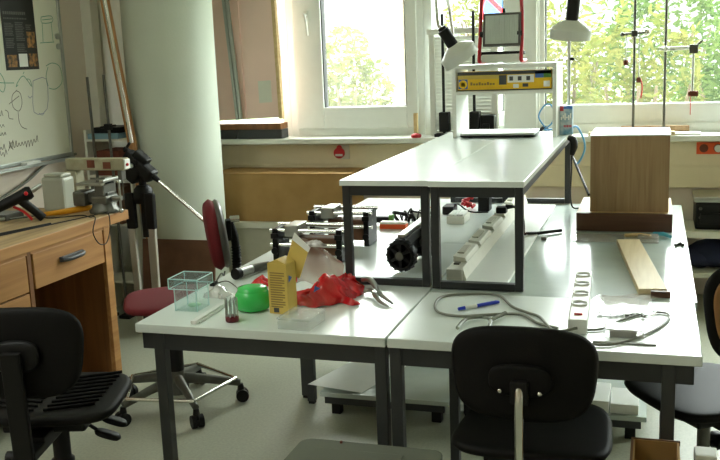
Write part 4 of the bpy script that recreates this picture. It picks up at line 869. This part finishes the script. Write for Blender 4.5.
single('frosted_box', MB().box((-.055, -.055, .001), (.055, .055, .030), .004, T=Mx((-.965, 2.412, TZ), (0, 0, math.radians(-4)), (.9, 1.1, 1))).box((-.057, -.057, .030), (.057, .057, .037), .003, T=Mx((-.965, 2.412, TZ), (0, 0, math.radians(-4)), (.9, 1.1, 1))), M['pboxclear'], 'frosted flat plastic box lying at the near desk edge', 'box')
# snack bag: crumpled red foil with translucent window
def crumple(cx, cy, w, d, h, seed, nx=26, ny=18, z0=TZ+.002, rz=0., amp=.018):
    rnd = random.Random(seed); mb = MB(); vs = []
    ph = [rnd.uniform(0, 6) for _ in range(8)]
    T = Mx((cx, cy, z0), (0, 0, rz))
    for side in (1, 0):
        for j in range(ny):
            for i in range(nx):
                u, v = i/(nx-1), j/(ny-1)
                env = (math.sin(PI*u)**.6)*(math.sin(PI*v)**.6)
                z = h*env*(.62+.22*math.sin(7*u+ph[0]+3*v)+.16*math.sin(13*v+ph[1]-5*u)+.14*abs(math.sin(19*u+ph[2]+8*v)))
                x = (u-.5)*w+amp*math.sin(9*v+ph[3])+.5*amp*math.sin(23*v+ph[4]); y = (v-.5)*d+amp*math.sin(8*u+ph[5])+.5*amp*math.sin(21*u+ph[6])
                vs.append(V((x, y, max(.001, z) if side else .0)))
    N = nx*ny
    fs = [(j*nx+i, j*nx+i+1, (j+1)*nx+i+1, (j+1)*nx+i) for j in range(ny-1) for i in range(nx-1)]
    fs += [tuple(N+k for k in f[::-1]) for f in fs]
    mb.add(vs, fs, T, 0, True); return mb
r = thing('snack_bag', 'torn red foil snack bag crumpled on the desk behind the carton', 'bag', (-.98, 2.75, TZ))
part(r, 'foil_body', crumple(-.995, 2.68, .19, .14, .085, 4, rz=.3), M['foil'])
part(r, 'foil_flap', crumple(-.985, 2.75, .16, .11, .065, 9, rz=.9), M['foil'])
part(r, 'foil_corner', crumple(-.955, 2.81, .07, .05, .085, 15, rz=1.2), M['foil'])
# upright translucent window of the bag
mb = MB(); vs = []; n = 14; m_ = 12
for j in range(m_):
    for i in range(n):
        u, v = i/(n-1), j/(m_-1)
        wdt = .165*(1-.35*max(0, v-.6)/.4*1.2)
        vs.append((-1.135+wdt*u+.02*v, 2.80+.03*math.sin(PI*u)-.02*v+.008*math.sin(u*11+v*5), TZ+.02+.155*v*(1-.25*u**3)+.006*math.sin(u*14)))
mb.add(vs, [(j*n+i, j*n+i+1, (j+1)*n+i+1, (j+1)*n+i) for j in range(m_-1) for i in range(n-1)], smooth=True)
part(r, 'clear_window', mb, clear('snack_bag_film', (244, 236, 232), .38, .15, (226, 206, 196), .25, False, .1), 'clear film with silver top edge')
part(r, 'sealed_edge', MB().tube([(-1.132, 2.795, TZ+.03), (-1.125, 2.78, TZ+.11), (-1.115, 2.78, TZ+.168)], [.005, .006, .005], 7, smoothpath=2), M['foil'])
part(r, 'silver_rim', crumple(-1.07, 2.785, .11, .02, .022, 21, z0=TZ+.155, amp=.004), M['bagmetal'], 'silver inner rim')
part(r, 'blue_print', MB().prism([(0, 0), (.02, .012), (.002, .02)], .002, Mx((-1.0, 2.615, TZ+.045), (PI/2-.3, 0, 0))), M['blueprint'])
# pliers
r = thing('pliers', 'steel pliers with open jaws lying before the shelf leg', 'pliers', (-.87, 2.75, TZ))
part(r, 'handle', MB().tube([(-.915, 2.845, TZ+.030), (-.885, 2.83, TZ+.038), (-.855, 2.79, TZ+.030), (-.83, 2.735, TZ+.020)], [.006, .010, .010, .007], 8, smoothpath=4), M['dullmetal'])
part(r, 'handle', MB().tube([(-.885, 2.765, TZ+.012), (-.87, 2.775, TZ+.016), (-.85, 2.76, TZ+.018), (-.83, 2.72, TZ+.016)], [.005, .008, .009, .007], 8, smoothpath=4), M['dullmetal'])
part(r, 'jaw', MB().tube([(-.83, 2.735, TZ+.022), (-.79, 2.69, TZ+.014), (-.757, 2.655, TZ+.008)], [.009, .006, .003], 8, smoothpath=3), M['dullmetal'])
part(r, 'jaw', MB().tube([(-.835, 2.72, TZ+.018), (-.80, 2.665, TZ+.010), (-.765, 2.635, TZ+.005)], [.009, .006, .003], 8, smoothpath=3), M['dullmetal'])
part(r, 'pivot', MB().cyl((-.833, 2.727, TZ+.004), (-.833, 2.727, TZ+.027), .009, 12), M['chrome'])
# torch and small bits
r = thing('torch', 'small silver torch with black head lying at the far desk edge', 'torch', (-1.38, 2.98, TZ))
part(r, 'torch_barrel', MB().tube([(-1.392, 2.905, TZ+.022), (-1.378, 2.98, TZ+.020)], [.018, .016], 14), M['dullmetal'])
part(r, 'torch_head', MB().tube([(-1.398, 2.885, TZ+.023), (-1.392, 2.908, TZ+.022)], [.021, .019], 14), M['black'])
part(r, 'torch_tail', MB().tube([(-1.378, 2.98, TZ+.02), (-1.36, 3.03, TZ+.018), (-1.345, 3.06, TZ+.018)], [.017, .016, .014], 14), M['greyvinyl'])
r = thing('wire_clip', 'small black clip with thin wires lying beside the acrylic box', 'clip', (-1.43, 2.78, TZ))
part(r, 'clip', MB().box((-1.452, 2.79, TZ), (-1.434, 2.82, TZ+.014), .002), M['black'])
part(r, 'wires', MB().tube([(-1.434, 2.805, TZ+.008), (-1.40, 2.82, TZ+.014), (-1.36, 2.80, TZ+.004), (-1.33, 2.76, TZ+.003)], .002, 6, smoothpath=4).tube([(-1.445, 2.82, TZ+.004), (-1.44, 2.86, TZ+.03), (-1.45, 2.90, TZ+.012), (-1.43, 2.87, TZ+.035)], .003, 6, smoothpath=4), M['darkmetal'])
single('red_wrapper', crumple(-1.275, 2.85, .07, .06, .03, 33, 12, 10, amp=.006), M['foil'], 'small red crumpled wrapper scrap behind the green dish', 'wrapper')
single('bag_scrap', crumple(-1.365, 2.68, .08, .08, .035, 40, 14, 12, amp=.006), M['bagclear'], 'crumpled clear film scrap behind the acrylic box', 'film')

# linear motor stages
def stage(label, x0, x1, y0, zt, d=.12, body='carddark'):
    r = thing('motor_stage', label, 'motor stage', ((x0+x1)/2, y0+d/2, TZ), group='linear motor stages')
    for x in (x0, x1-.022):
        part(r, 'end_plate', MB().box((x, y0, TZ+.001), (x+.022, y0+d, zt-.012), .003).box((x-.004, y0-.006, zt-.05), (x+.026, y0+.01, zt-.03), .002).cyl((x+.011, y0-.008, TZ+.04), (x+.011, y0-.002, TZ+.04), .014, 12), M['blackmetal'])
    for yy, z in ((y0+.015, zt-.02), (y0+d-.02, zt-.01), (y0+.012, zt-.075)):
        part(r, 'guide_rod', MB().cyl((x0-.012, yy, z), (x1+.012, yy, z), .0085, 12), M['chrome'])
    part(r, 'motor', MB().box((x0+.07, y0+.025, TZ+.02), (x1-.03, y0+d-.015, zt-.05), .008), M[body])
    part(r, 'carriage', MB().box((x0+.05, y0+.004, zt-.042), (x0+.105, y0+d-.006, zt+.002), .004), M['dullmetal'])
    part(r, 'screw', MB().cyl((x0, y0+d*.5, zt-.055), (x1, y0+d*.5, zt-.055), .006, 10), M['darkmetal'])
    return r
stage('nearer motor stage with chrome rods behind the yellow carton', -1.385, -1.105, 3.20, .868)
stage('farther motor stage with chrome rods behind the shelf leg', -1.345, -1.09, 3.50, .885)

# robot drive with perforated wheels
def wheel(mb, c, R, t, T=None):
    """perforated wheel: rim, hub and spokes around the local Z axis"""
    S = frame_to(c, (0.0, .35, .9368), (.35*.0+.94, .33, -.12), (-.34, .88, -.33)) if T is None else T
    mb.lathe([(R*.80, -t/2), (R, -t/2), (R, t/2), (R*.80, t/2), (R*.80, -t/2)], seg=28, T=S).lathe([(R*.28, -t/2), (R*.28, t/2)], seg=16, T=S)
    for k in range(6):
        a = k*PI/3; mb.box((-R*.1, R*.2, -t*.4), (R*.1, R*.85, t*.4), T=S @ Matrix.Rotation(a, 4, 'Z'))
    for k in range(16): mb.box((-R*.06, R*.97, -t/2), (R*.06, R*1.07, t/2), T=S @ Matrix.Rotation(k*2*PI/16, 4, 'Z'))
r = thing('robot_drive', 'black robot axle with two perforated wheels under the raised shelf', 'robot', (-.82, 3.2, TZ))
ax = V((.25, .97, 0)).normalized(); sx = V((ax.y, -ax.x, 0))
for c in (V((-.845, 3.10, TZ+.0605)), V((-.818, 3.345, TZ+.0605))):
    T = frame_to(c, sx, V((0, 0, 1)), sx.cross(V((0, 0, 1))))
    g = MB(); wheel(g, c, .055, .03, T); part(r, 'wheel', g, M['black'])
    part(r, 'hub', MB().lathe([(.016, -.019), (.016, .019)], seg=14, T=T), M['darkmetal'])
part(r, 'axle_bar', MB().box((-.02, -.02, -.018), (.02, .46, .018), .004, T=Mx((-.853, 3.13, TZ+.10), (0, 0, .0))).box((-.014, .0, .018), (.014, .40, .03), .002, T=Mx((-.853, 3.13, TZ+.10), (0, 0, .0)), mi=1), [M['steel_dark'], M['dullmetal']])
part(r, 'gear_box', MB().box((-.875, 3.22, TZ+.03), (-.835, 3.31, TZ+.082), .006), M['black'])
r = thing('breadboard', 'orange block with cream top lying under the raised shelf', 'block', (-1.10, 3.88, TZ))
part(r, 'block_body', MB().box((-1.155, 3.875, TZ+.001), (-1.035, 3.92, TZ+.022), .002), M['orange'])
part(r, 'block_top', MB().box((-1.153, 3.876, TZ+.022), (-1.037, 3.919, TZ+.032), .002), M['offwhite'])
r = thing('wire_cluster', 'tangle of black wires and small parts behind the orange block', 'wires', (-1.08, 4.05, TZ))
g = MB(); rnd = random.Random(8)
for k in range(12):
    x, y = -1.12+rnd.uniform(0, .14), 4.02+rnd.uniform(0, .12)
    g.tube([(x, y, TZ+.004), (x+rnd.uniform(-.03, .03), y+rnd.uniform(-.02, .03), TZ+rnd.uniform(.03, .07)), (x+rnd.uniform(-.04, .06), y+rnd.uniform(-.03, .04), TZ+rnd.uniform(.005, .05))], rnd.uniform(.003, .008), 6, smoothpath=4)
part(r, 'wires', g, M['black'])
part(r, 'green_plug', MB().box((-1.135, 3.955, TZ+.001), (-1.115, 3.985, TZ+.05), .003), M['greenprint'])
part(r, 'black_connector', MB().box((-1.20, 3.96, TZ+.012), (-1.135, 3.99, TZ+.04), .004), M['black'])
part(r, 'pale_connector', MB().box((-1.07, 4.11, TZ+.001), (-1.01, 4.17, TZ+.04), .004), M['white'])
r = thing('test_probe', 'red and black test probe with red lead beside the shelf leg', 'probe', (-.965, 3.85, TZ))
part(r, 'probe_grip', MB().tube([(-.955, 3.83, TZ+.008), (-.955, 3.86, TZ+.03), (-.955, 3.89, TZ+.06)], [.008, .010, .006], 8), M['redplastic'])
part(r, 'probe_lead', MB().tube([(-.955, 3.89, TZ+.06), (-.955, 3.95, TZ+.09), (-.935, 4.0, TZ+.07), (-.93, 4.06, TZ+.01)], .003, 6, smoothpath=5), M['redplastic'])
single('black_scraps', MB().tube([(-1.00, 3.66, TZ+.01), (-.98, 3.62, TZ+.02), (-.95, 3.64, TZ+.008)], .007, 7, smoothpath=3).box((-.97, 3.55, TZ), (-.94, 3.58, TZ+.014), .003), M['black'], 'small black cable end between motor stages and wheel', 'cable')

# socket rail lying on the desks below the second raised shelf
r = thing('socket_rail', 'long white socket rail with raised outlet blocks lying along the desk', 'socket rail', (-.62, 3.75, TZ))
part(r, 'rail_body', MB().box((-.656, 2.97, TZ+.001), (-.602, 4.60, TZ+.047), .003).prism([(0, 0), (.012, 0), (.012, .012), (0, .05)], 1.6, Mx((-.602, 4.58, TZ+.001), (PI/2, 0, 0))), M['offwhite'])
for y in (3.20, 3.48, 3.78, 4.08, 4.36):
    b = part(r, 'outlet_block', MB().prism([(-.022, 0), (.028, 0), (.020, .016), (-.022, .022)], .24, Mx((-.633, y+.12, TZ+.047), (PI/2, 0, 0)), .003), M['offwhite'])
    part(b, 'outlet_face', MB().box((-.650, y-.07, TZ+.0665), (-.625, y+.06, TZ+.0715), .002), M['coverpanel'])
part(r, 'power_switch', MB().box((-.645, 3.04, TZ+.047), (-.625, 3.07, TZ+.052), .001), M['greyvinyl'])
single('white_board', MB().box((-.590, 2.935, TZ+.001), (-.448, 4.54, TZ+.010), .002), M['white'], 'thin white board lying beside the socket rail on the desk', 'board')
r = thing('terminal_block', 'white ribbed terminal block lying under the raised shelf', 'block', (-.84, 4.05, TZ))
part(r, 'block_body', MB().box((-.882, 4.02, TZ+.001), (-.80, 4.16, TZ+.035), .004), M['offwhite'])
part(r, 'block_ribs', MB().box((-.875, 4.03, TZ+.035), (-.845, 4.15, TZ+.045), .003).box((-.838, 4.03, TZ+.035), (-.808, 4.15, TZ+.045), .003), M['white'])
single('speaker_box', MB().box((-.80, 4.36, TZ+.001), (-.745, 4.44, TZ+.12), .005).cyl((-.772, 4.36, TZ+.075), (-.772, 4.354, TZ+.075), .022, 20), M['black'], 'small black loudspeaker box standing under the raised shelf', 'speaker')
g = MB(); rnd = random.Random(14)
for k in range(10):
    a = k*.63; g.tube([(-.86+.02*math.cos(a), 4.42+.02*math.sin(a), TZ+.01+.006*k), (-.85+.035*math.cos(a+1), 4.42+.03*math.sin(a+1), TZ+.02+.007*k), (-.86+.03*math.cos(a+2), 4.42+.03*math.sin(a+2), TZ+.01+.008*k)], .007, 6, smoothpath=3)
single('red_cord_bundle', g, M['redplastic'], 'bundle of dark red cord beside the small loudspeaker', 'cord')
single('black_adapter', MB().box((-.955, 4.26, TZ+.001), (-.90, 4.36, TZ+.04), .006).tube([(-.92, 4.33, TZ+.03), (-.88, 4.28, TZ+.05), (-.82, 4.25, TZ+.02), (-.74, 4.30, TZ+.01)], .004, 6, smoothpath=4), M['black'], 'black power adapter with cord under the raised shelf', 'adapter')
single('yellow_bead', MB().sphere((-.878, 3.66, TZ+.016), .016), M['yellowh'], 'small yellow bead beside the shelf divider', 'bead')
r = thing('mains_plug', 'black mains plug standing in the socket rail with drooping cord', 'plug', (-.61, 3.95, TZ+.05))
part(r, 'plug_body', MB().box((-.640, 3.91, TZ+.072), (-.595, 3.96, TZ+.100), .006).tube([(-.60, 3.935, TZ+.098), (-.57, 3.935, TZ+.10)], [.012, .007], 8), M['black'])
part(r, 'plug_cord', MB().tube([(-.57, 3.935, TZ+.10), (-.54, 3.90, TZ+.095), (-.51, 3.82, TZ+.06), (-.50, 3.76, TZ+.02), (-.492, 3.755, TZ+.018)], .006, 7, smoothpath=5), M['black'])

# ------------------------------------------------------------------ chairs
def star_base(r, n, R, a0, metal, ring=False, h=.095, glides=False):
    hub = MB().lathe([(.045, h-.03), (.05, h), (.035, h+.05), (.03, h+.09)], seg=20)
    part(r, 'base_hub', hub, metal, world=False)
    for k in range(n):
        a = a0+k*2*PI/n; c, s_ = math.cos(a), math.sin(a); Rz = Matrix.Rotation(a, 4, 'Z')
        arm = part(r, 'base_arm', MB().tube([(.03, 0, h+.035), (R*.5, 0, h+.018), (R-.012, 0, h-.01)], [.027, .021, .017], 8, T=Rz @ Matrix.Diagonal((1, .8, 1, 1))), metal, world=False)
        if glides: g = MB().lathe([(.02, 0), (.022, .01), (.012, h-.02)], (R-.012, 0, 0), 14, T=Rz)
        else: g = MB().cyl((R-.005, -.025, .028), (R-.005, -.005, .028), .028, 18, T=Rz).cyl((R-.005, .005, .028), (R-.005, .025, .028), .028, 18, T=Rz).tube([(R-.012, 0, h-.015), (R-.01, 0, .055), (R-.008, 0, .035)], [.012, .016, .016], 8, T=Rz)
        q = MB(); q.v, q.f, q.m, q.s = g.v, g.f, g.m, g.s
        part(arm, 'foot_glide' if glides else 'caster', q, M['black'], world=False)
    if ring:
        pts = [(math.cos(a0+k*2*PI/n)*(R-.03), math.sin(a0+k*2*PI/n)*(R-.03), h+.012) for k in range(n)]
        g = MB()
        for k in range(n): g.cyl(pts[k], pts[(k+1) % n], .0085, 10)
        part(r, 'foot_ring', g, M['chrome'], world=False)

def work_chair(label, x, y, face, seat_h, back_lo, back_hi, kind, bw=.36, a0=.3, back_y=-.215, base_R=.28):
    r = thing('work_chair', label, 'chair', (x, y, 0), math.radians(face-90))
    black = M['blackpu']; sw, sd = .395, .385
    T = Mx((0, 0, seat_h-.02))
    seat = part(r, 'seat', MB().pad(sw, sd, .038, T, expo=4.2, taper=-.06, bend=.05, bend2=.12 if kind != 'red' else 0., rim=.6), M['red'] if kind == 'red' else black, world=False)
    if kind in ('ribbed',):
        g = MB()
        for k in range(9):
            yy = -.13+k*.033; zz = seat_h+.0015+.12*yy*yy
            for sgn in (1, -1): g.tube([(sgn*.015, yy-.012, zz), (sgn*.15, yy+.03, zz+.0012)], .0045, 6)
        part(seat, 'seat_ribs', g, black, world=False)
    part(r, 'seat_pan', MB().box((-.12, -.12, seat_h-.075), (.12, .12, seat_h-.040), .008).box((-.03, -.19, seat_h-.085), (.03, .05, seat_h-.06), .005), M['black'], world=False)
    hb = back_hi-back_lo; zc = (back_lo+back_hi)/2
    Tb = Mx((0, back_y, zc), (math.radians(84), 0, 0))      # pad's Z axis -> roughly -Y
    if kind == 'red':
        part(r, 'backrest', MB().pad(bw, hb, .07, Tb @ Mx((0, 0, -.010)), expo=2.8, taper=.05, bend=-.12, rim=.45), M['red'], world=False)
        part(r, 'backrest_shell', MB().pad(bw*.98, hb*.98, .045, Tb @ Mx((0, 0, .018)), expo=2.8, taper=.05, bend=-.12, rim=.55), M['greyvinyl'], 'grey vinyl back shell', world=False)
        part(r, 'back_bracket', MB().tube([(0, back_y-.055, zc+.05), (0, back_y-.075, zc-.02), (0, back_y-.075, back_lo-.02), (0, back_y-.04, seat_h-.05), (0, -.1, seat_h-.07)], [.016, .018, .018, .016, .016], 10, smoothpath=4).box((-.03, back_y-.062, zc-.03), (.03, back_y-.04, zc+.06), .006), M['black'], world=False)
        g = MB()
        for k in range(9): g.lathe([(.016, 0), (.024, .006), (.016, .012)], (0, back_y-.078, back_lo-.03+k*.0125), 12)
        part(r, 'bellows', g, M['blackmetal'], world=False)
        part(r, 'back_knob', MB().cyl((-.0, back_y-.06, zc+.06), (0, back_y-.10, zc+.06), .016, 12), M['chrome'], world=False)
    else:
        part(r, 'backrest', MB().pad(bw, hb, .035, Tb, expo=3.4, taper=.07, bend=-.40, rim=.5), black, world=False)
        if kind == 'ply': part(r, 'back_shell', MB().pad(bw*.92, hb*.88, .012, Tb @ Mx((0, 0, .015)), expo=3.0, taper=.07, bend=-.40, rim=.6), M['ply'], 'brown plywood panel', world=False)
        by = back_y-.028
        if kind == 'chrome':
            part(r, 'back_plate', MB().pad(.15, .075, .02, Mx((0, by-.004, zc-.005), (math.radians(84), 0, 0)), expo=3, rim=.5), black, world=False)
            for sx_ in (-1, 1): part(r, 'screw', MB().sphere((sx_*.048, by-.019, zc-.03), (.006, .004, .006)), M['chrome'], 'chrome screw', world=False)
            part(r, 'back_post', MB().tube([(0, by-.02, zc-.02), (0, by-.028, zc-.06), (0, by-.028, seat_h-.02), (0, by+.0, seat_h-.06), (0, -.08, seat_h-.075)], .0115, 12, smoothpath=4), M['chrome'], 'bright chrome post', world=False)
            part(r, 'post_sleeve', MB().box((-.022, by-.03, zc-.06), (.022, by-.005, zc-.0), .006), M['black'], world=False)
        else:
            part(r, 'back_post', MB().prism(rrect(.055, .02, .006), zc+.02-(seat_h-.20), Mx((0, by-.012, seat_h-.20), (math.radians(3), 0, 0)), .002).pad(.12, .08, .025, Mx((0, by-.002, zc-.0), (math.radians(84), 0, 0)), expo=3, rim=.6).box((-.03, by-.02, seat_h-.10), (.03, -.05, seat_h-.075), .004), M['black'], world=False)
            part(r, 'post_knob', MB().cyl((.028, by-.01, seat_h-.17), (.075, by-.01, seat_h-.17), .026, 14), M['black'], world=False)
            part(r, 'post_button', MB().cyl((-.028, by-.01, seat_h-.09), (-.05, by-.01, seat_h-.09), .02, 12), M['black'], world=False)
    # column, levers
    part(r, 'gas_column', MB().lathe([(.034, .17), (.034, seat_h*.62), (.026, seat_h*.63), (.026, seat_h-.07)], seg=20) if kind != 'ply' else MB().lathe([(.019, .17), (.019, seat_h-.07)], seg=18), M['black'] if kind != 'ply' else M['darkmetal'], world=False)
    if kind in ('ribbed',):
        for dy, dz in ((.02, -.085), (.09, -.07)):
            part(r, 'lever', MB().tube([(-.01, dy, seat_h-.07), (.05, dy, seat_h-.09), (.10, dy+.01, seat_h+dz-.045)], .006, 8, smoothpath=4).pad(.075, .04, .02, Mx((.132, dy+.012, seat_h+dz-.062), (0, math.radians(22), .15)), expo=3), M['black'], world=False)
    if kind == 'ply':
        part(r, 'star_knob', MB().cyl((.0, 0, seat_h-.19), (.05, 0, seat_h-.185), .008, 8).lathe([(.026, 0), (.032, .01), (.030, .03), (.02, .04)], seg=5, T=Mx((.035, 0, seat_h-.185), (0, PI/2, 0))), M['black'], world=False)
    metal = M['darkmetal'] if kind == 'red' else M['black']
    star_base(r, 5, base_R, a0, metal, ring=(kind == 'red'))
    return r
work_chair('black ribbed work chair beside the workbench', -1.675, 2.20, 105, .545, .62, .860, 'ribbed', .33, .6, base_R=.27)
work_chair('black work chair with bright chrome back post pushed under the short desk', -.29, 2.385, 89, .50, .60, .826, 'chrome', .345, math.radians(90), base_R=.27)
work_chair('work chair with brown plywood back panel at the far side of the grey desk',   .165, 2.795, 127, .49, .645, .915, 'ply', .35, .9, base_R=.26)
work_chair('red upholstered work chair with chrome foot ring between workbench and desk', -1.975, 3.43, 210, .505, .62, .90, 'red', .33, math.radians(-166), base_R=.285)

# ------------------------------------------------------------------ on the floor
def platform(label, x0, x1):
    r = thing('floor_platform', label, 'platform', ((x0+x1)/2, 3.8, 0), group='low platforms under the desks')
    part(r, 'platform_board', MB().box((x0, 3.46, .085), (x1, 4.15, .105), .003), M['laminate_grey'])
    for y in (3.465, 4.12): part(r, 'platform_rail', MB().box((x0+.02, y, .055), (x1-.02, y+.015, .085)), M['steel_dark'])
    for x in (x0+.06, x1-.06):
        for y in (3.5, 4.08): part(r, 'platform_foot', MB().box((x-.02, y-.01, 0), (x+.02, y+.03, .055), .003), M['black'])
platform('low grey platform on the floor carrying the curled white paper', -1.32, -.765)
platform('low grey platform on the floor carrying the white document stack', -.61, .0)
mb = MB(); n = 12
vs = [(-1.38+.24*u/(n-1)+.10*v/7, 3.48+.36*v/7, .108+.035*math.sin(PI*u/(n-1))*(v/7)+.02*(1-u/(n-1))) for v in range(8) for u in range(n)]
mb.add(vs, [(v*n+u, v*n+u+1, (v+1)*n+u+1, (v+1)*n+u) for v in range(7) for u in range(n-1)], smooth=True)
single('paper_sheet', mb, M['paper'], 'curled white paper sheet on the low platform edge', 'paper')
single('paper_roll', MB().tube([(-.585, 3.55, .141), (-.44, 3.70, .141)], .035, 14), M['paper'], 'short white paper roll on the low platform behind the desk legs', 'paper')
single('document_stack', MB().box((-.30, 3.47, .1065), (-.14, 3.68, .155), .004).box((-.135, 3.475, .106), (-.03, 3.66, .145), .004), M['paper'], 'white document stack on the low platform under the short desk', 'paper')
single('flat_carton', MB().box((-.58, 3.80, .106), (-.25, 4.08, .15), .004), M['carddark'], 'flat brown carton at the back of the low platform', 'carton')
single('metal_tray', MB().box((-1.04, 3.90, .106), (-.80, 4.08, .14), .006), M['dullmetal'], 'shallow metal tray on the low platform behind the desk legs', 'tray')
r = thing('storage_bin', 'cloudy plastic storage bin standing on the floor before the desks', 'bin', (-.71, 2.12, 0))
zt = .445
part(r, 'bin_body', MB().prism(rrect(.38, .30, .03), zt-.012, Mx((-.715, 2.10, 0.001)), .004), M['binclear'])
part(r, 'bin_lid', MB().prism(rrect(.405, .325, .035), .018, Mx((-.715, 2.10, zt-.012)), .005), M['binclear'])
part(r, 'lid_rim', MB().box((-.86, 2.0, zt+.006), (-.61, 2.2, zt+.010), .002), M['binclear'])
single('red_pin', MB().cyl((-.80, 2.245, zt+.0065), (-.80, 2.245, zt+.012), .004, 10), M['brownrust'], 'tiny red push pin on the plastic bin lid', 'pin')
r = thing('cardboard_box', 'narrow open brown carton standing before the desk leg', 'carton', (.02, 2.20, 0))
g = MB(); zt = .532
g.box((-.032, 2.12, 0.001), (.078, 2.26, .006)).box((-.032, 2.12, .001), (-.026, 2.26, zt)).box((.072, 2.12, .001), (.078, 2.26, zt)).box((-.032, 2.254, .001), (.078, 2.26, zt)).box((-.032, 2.12, .001), (.078, 2.126, zt-.02))
part(r, 'carton_body', g, M['card'])
part(r, 'carton_rim', MB().box((-.036, 2.118, zt-.01), (-.03, 2.264, zt+.002)).box((-.036, 2.258, zt-.01), (.08, 2.264, zt+.002)), M['carddark'])
single('paper_bag', MB().prism([(-.026, -.03), (.026, -.03), (.028, .03), (-.028, .03)], .47, Mx((.146, 2.36, .001)), .004), M['paper'], 'upright white paper bag beside the narrow carton', 'bag')

# added fill lights under the ceiling, out of view, to brighten the room
em = bpy.data.materials.new('fill_diffuser'); em.use_nodes = True
_b = em.node_tree.nodes['Principled BSDF']; _b.inputs['Base Color'].default_value = (.8, .8, .8, 1); _b.inputs['Emission Color'].default_value = (.95, 1, .93, 1); _b.inputs['Emission Strength'].default_value = 11
fill0 = thing('fill_lamp', 'added unseen fill light under the ceiling to brighten the room', 'lamp', (-2.3, 1.6, ZC-.08), group='added fill lights')
part(fill0, 'fill_body', MB().box((-.16, -.75, .02), (.16, .75, .08), .006), M['white'], world=False)
part(fill0, 'fill_diffuser', MB().box((-.14, -.72, 0), (.14, .72, .02), .004), em, world=False)
for x, y in ((-2.3, -.6),): dup(fill0, (x, y, ZC-.08), 0)

# ------------------------------------------------------------------ light, world, camera
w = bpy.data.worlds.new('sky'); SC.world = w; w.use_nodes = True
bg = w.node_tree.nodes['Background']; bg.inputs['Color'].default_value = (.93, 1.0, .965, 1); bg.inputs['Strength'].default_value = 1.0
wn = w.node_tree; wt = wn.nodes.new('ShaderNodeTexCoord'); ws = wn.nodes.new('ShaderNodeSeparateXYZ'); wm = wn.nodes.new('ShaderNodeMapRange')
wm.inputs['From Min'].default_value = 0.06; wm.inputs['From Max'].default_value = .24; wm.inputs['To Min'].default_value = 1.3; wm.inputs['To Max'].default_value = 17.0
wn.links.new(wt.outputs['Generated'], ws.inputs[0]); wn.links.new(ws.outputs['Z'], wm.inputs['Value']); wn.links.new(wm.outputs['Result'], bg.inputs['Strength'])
sun = bpy.data.lights.new('sun', 'SUN'); sun.energy = 3.2; sun.angle = .02; sun.color = (1, .97, .88)
so = bpy.data.objects.new('sun', sun); COL.objects.link(so); so.rotation_euler = Euler((math.radians(48), 0, math.radians(-25)))
for x0, x1 in ((XL, -1.385), (-1.385, 1.3), (1.3, XR)):
    l = bpy.data.lights.new('daylight_portal', 'AREA'); l.shape = 'RECTANGLE'; l.size = x1-x0; l.size_y = 1.5; l.cycles.is_portal = True
    o = bpy.data.objects.new('daylight_portal', l); COL.objects.link(o); o.location = ((x0+x1)/2, WY+.3, 1.7); o.rotation_euler = (-PI/2, 0, 0)

f_px = 921.54
Xc = V((-2920., -65., f_px)).normalized()*-1; Yc = V((295., -187., f_px)).normalized(); Zc = Xc.cross(Yc)
right = V((Xc.x, Yc.x, Zc.x)); down = V((Xc.y, Yc.y, Zc.y)); fwd = V((Xc.z, Yc.z, Zc.z))
m = Matrix((right, -down, -fwd)).transposed().to_4x4(); m.translation = V((0, 0, 1.5))
cd_ = bpy.data.cameras.new('camera'); cd_.sensor_width = 36; cd_.sensor_fit = 'HORIZONTAL'; cd_.lens = f_px/720*36; cd_.clip_start = .05
co = bpy.data.objects.new('camera', cd_); COL.objects.link(co); co.matrix_world = m; SC.camera = co
SC.view_settings.view_transform = 'Standard'; SC.view_settings.look = 'None'; SC.view_settings.exposure = 0.5; SC.view_settings.gamma = 1.0; SC.view_settings.use_curve_mapping = False
SC.cycles.max_bounces = 9; SC.cycles.diffuse_bounces = 6; SC.cycles.transparent_max_bounces = 16; SC.cycles.sample_clamp_indirect = 8.0
SC.cycles.use_denoising = True
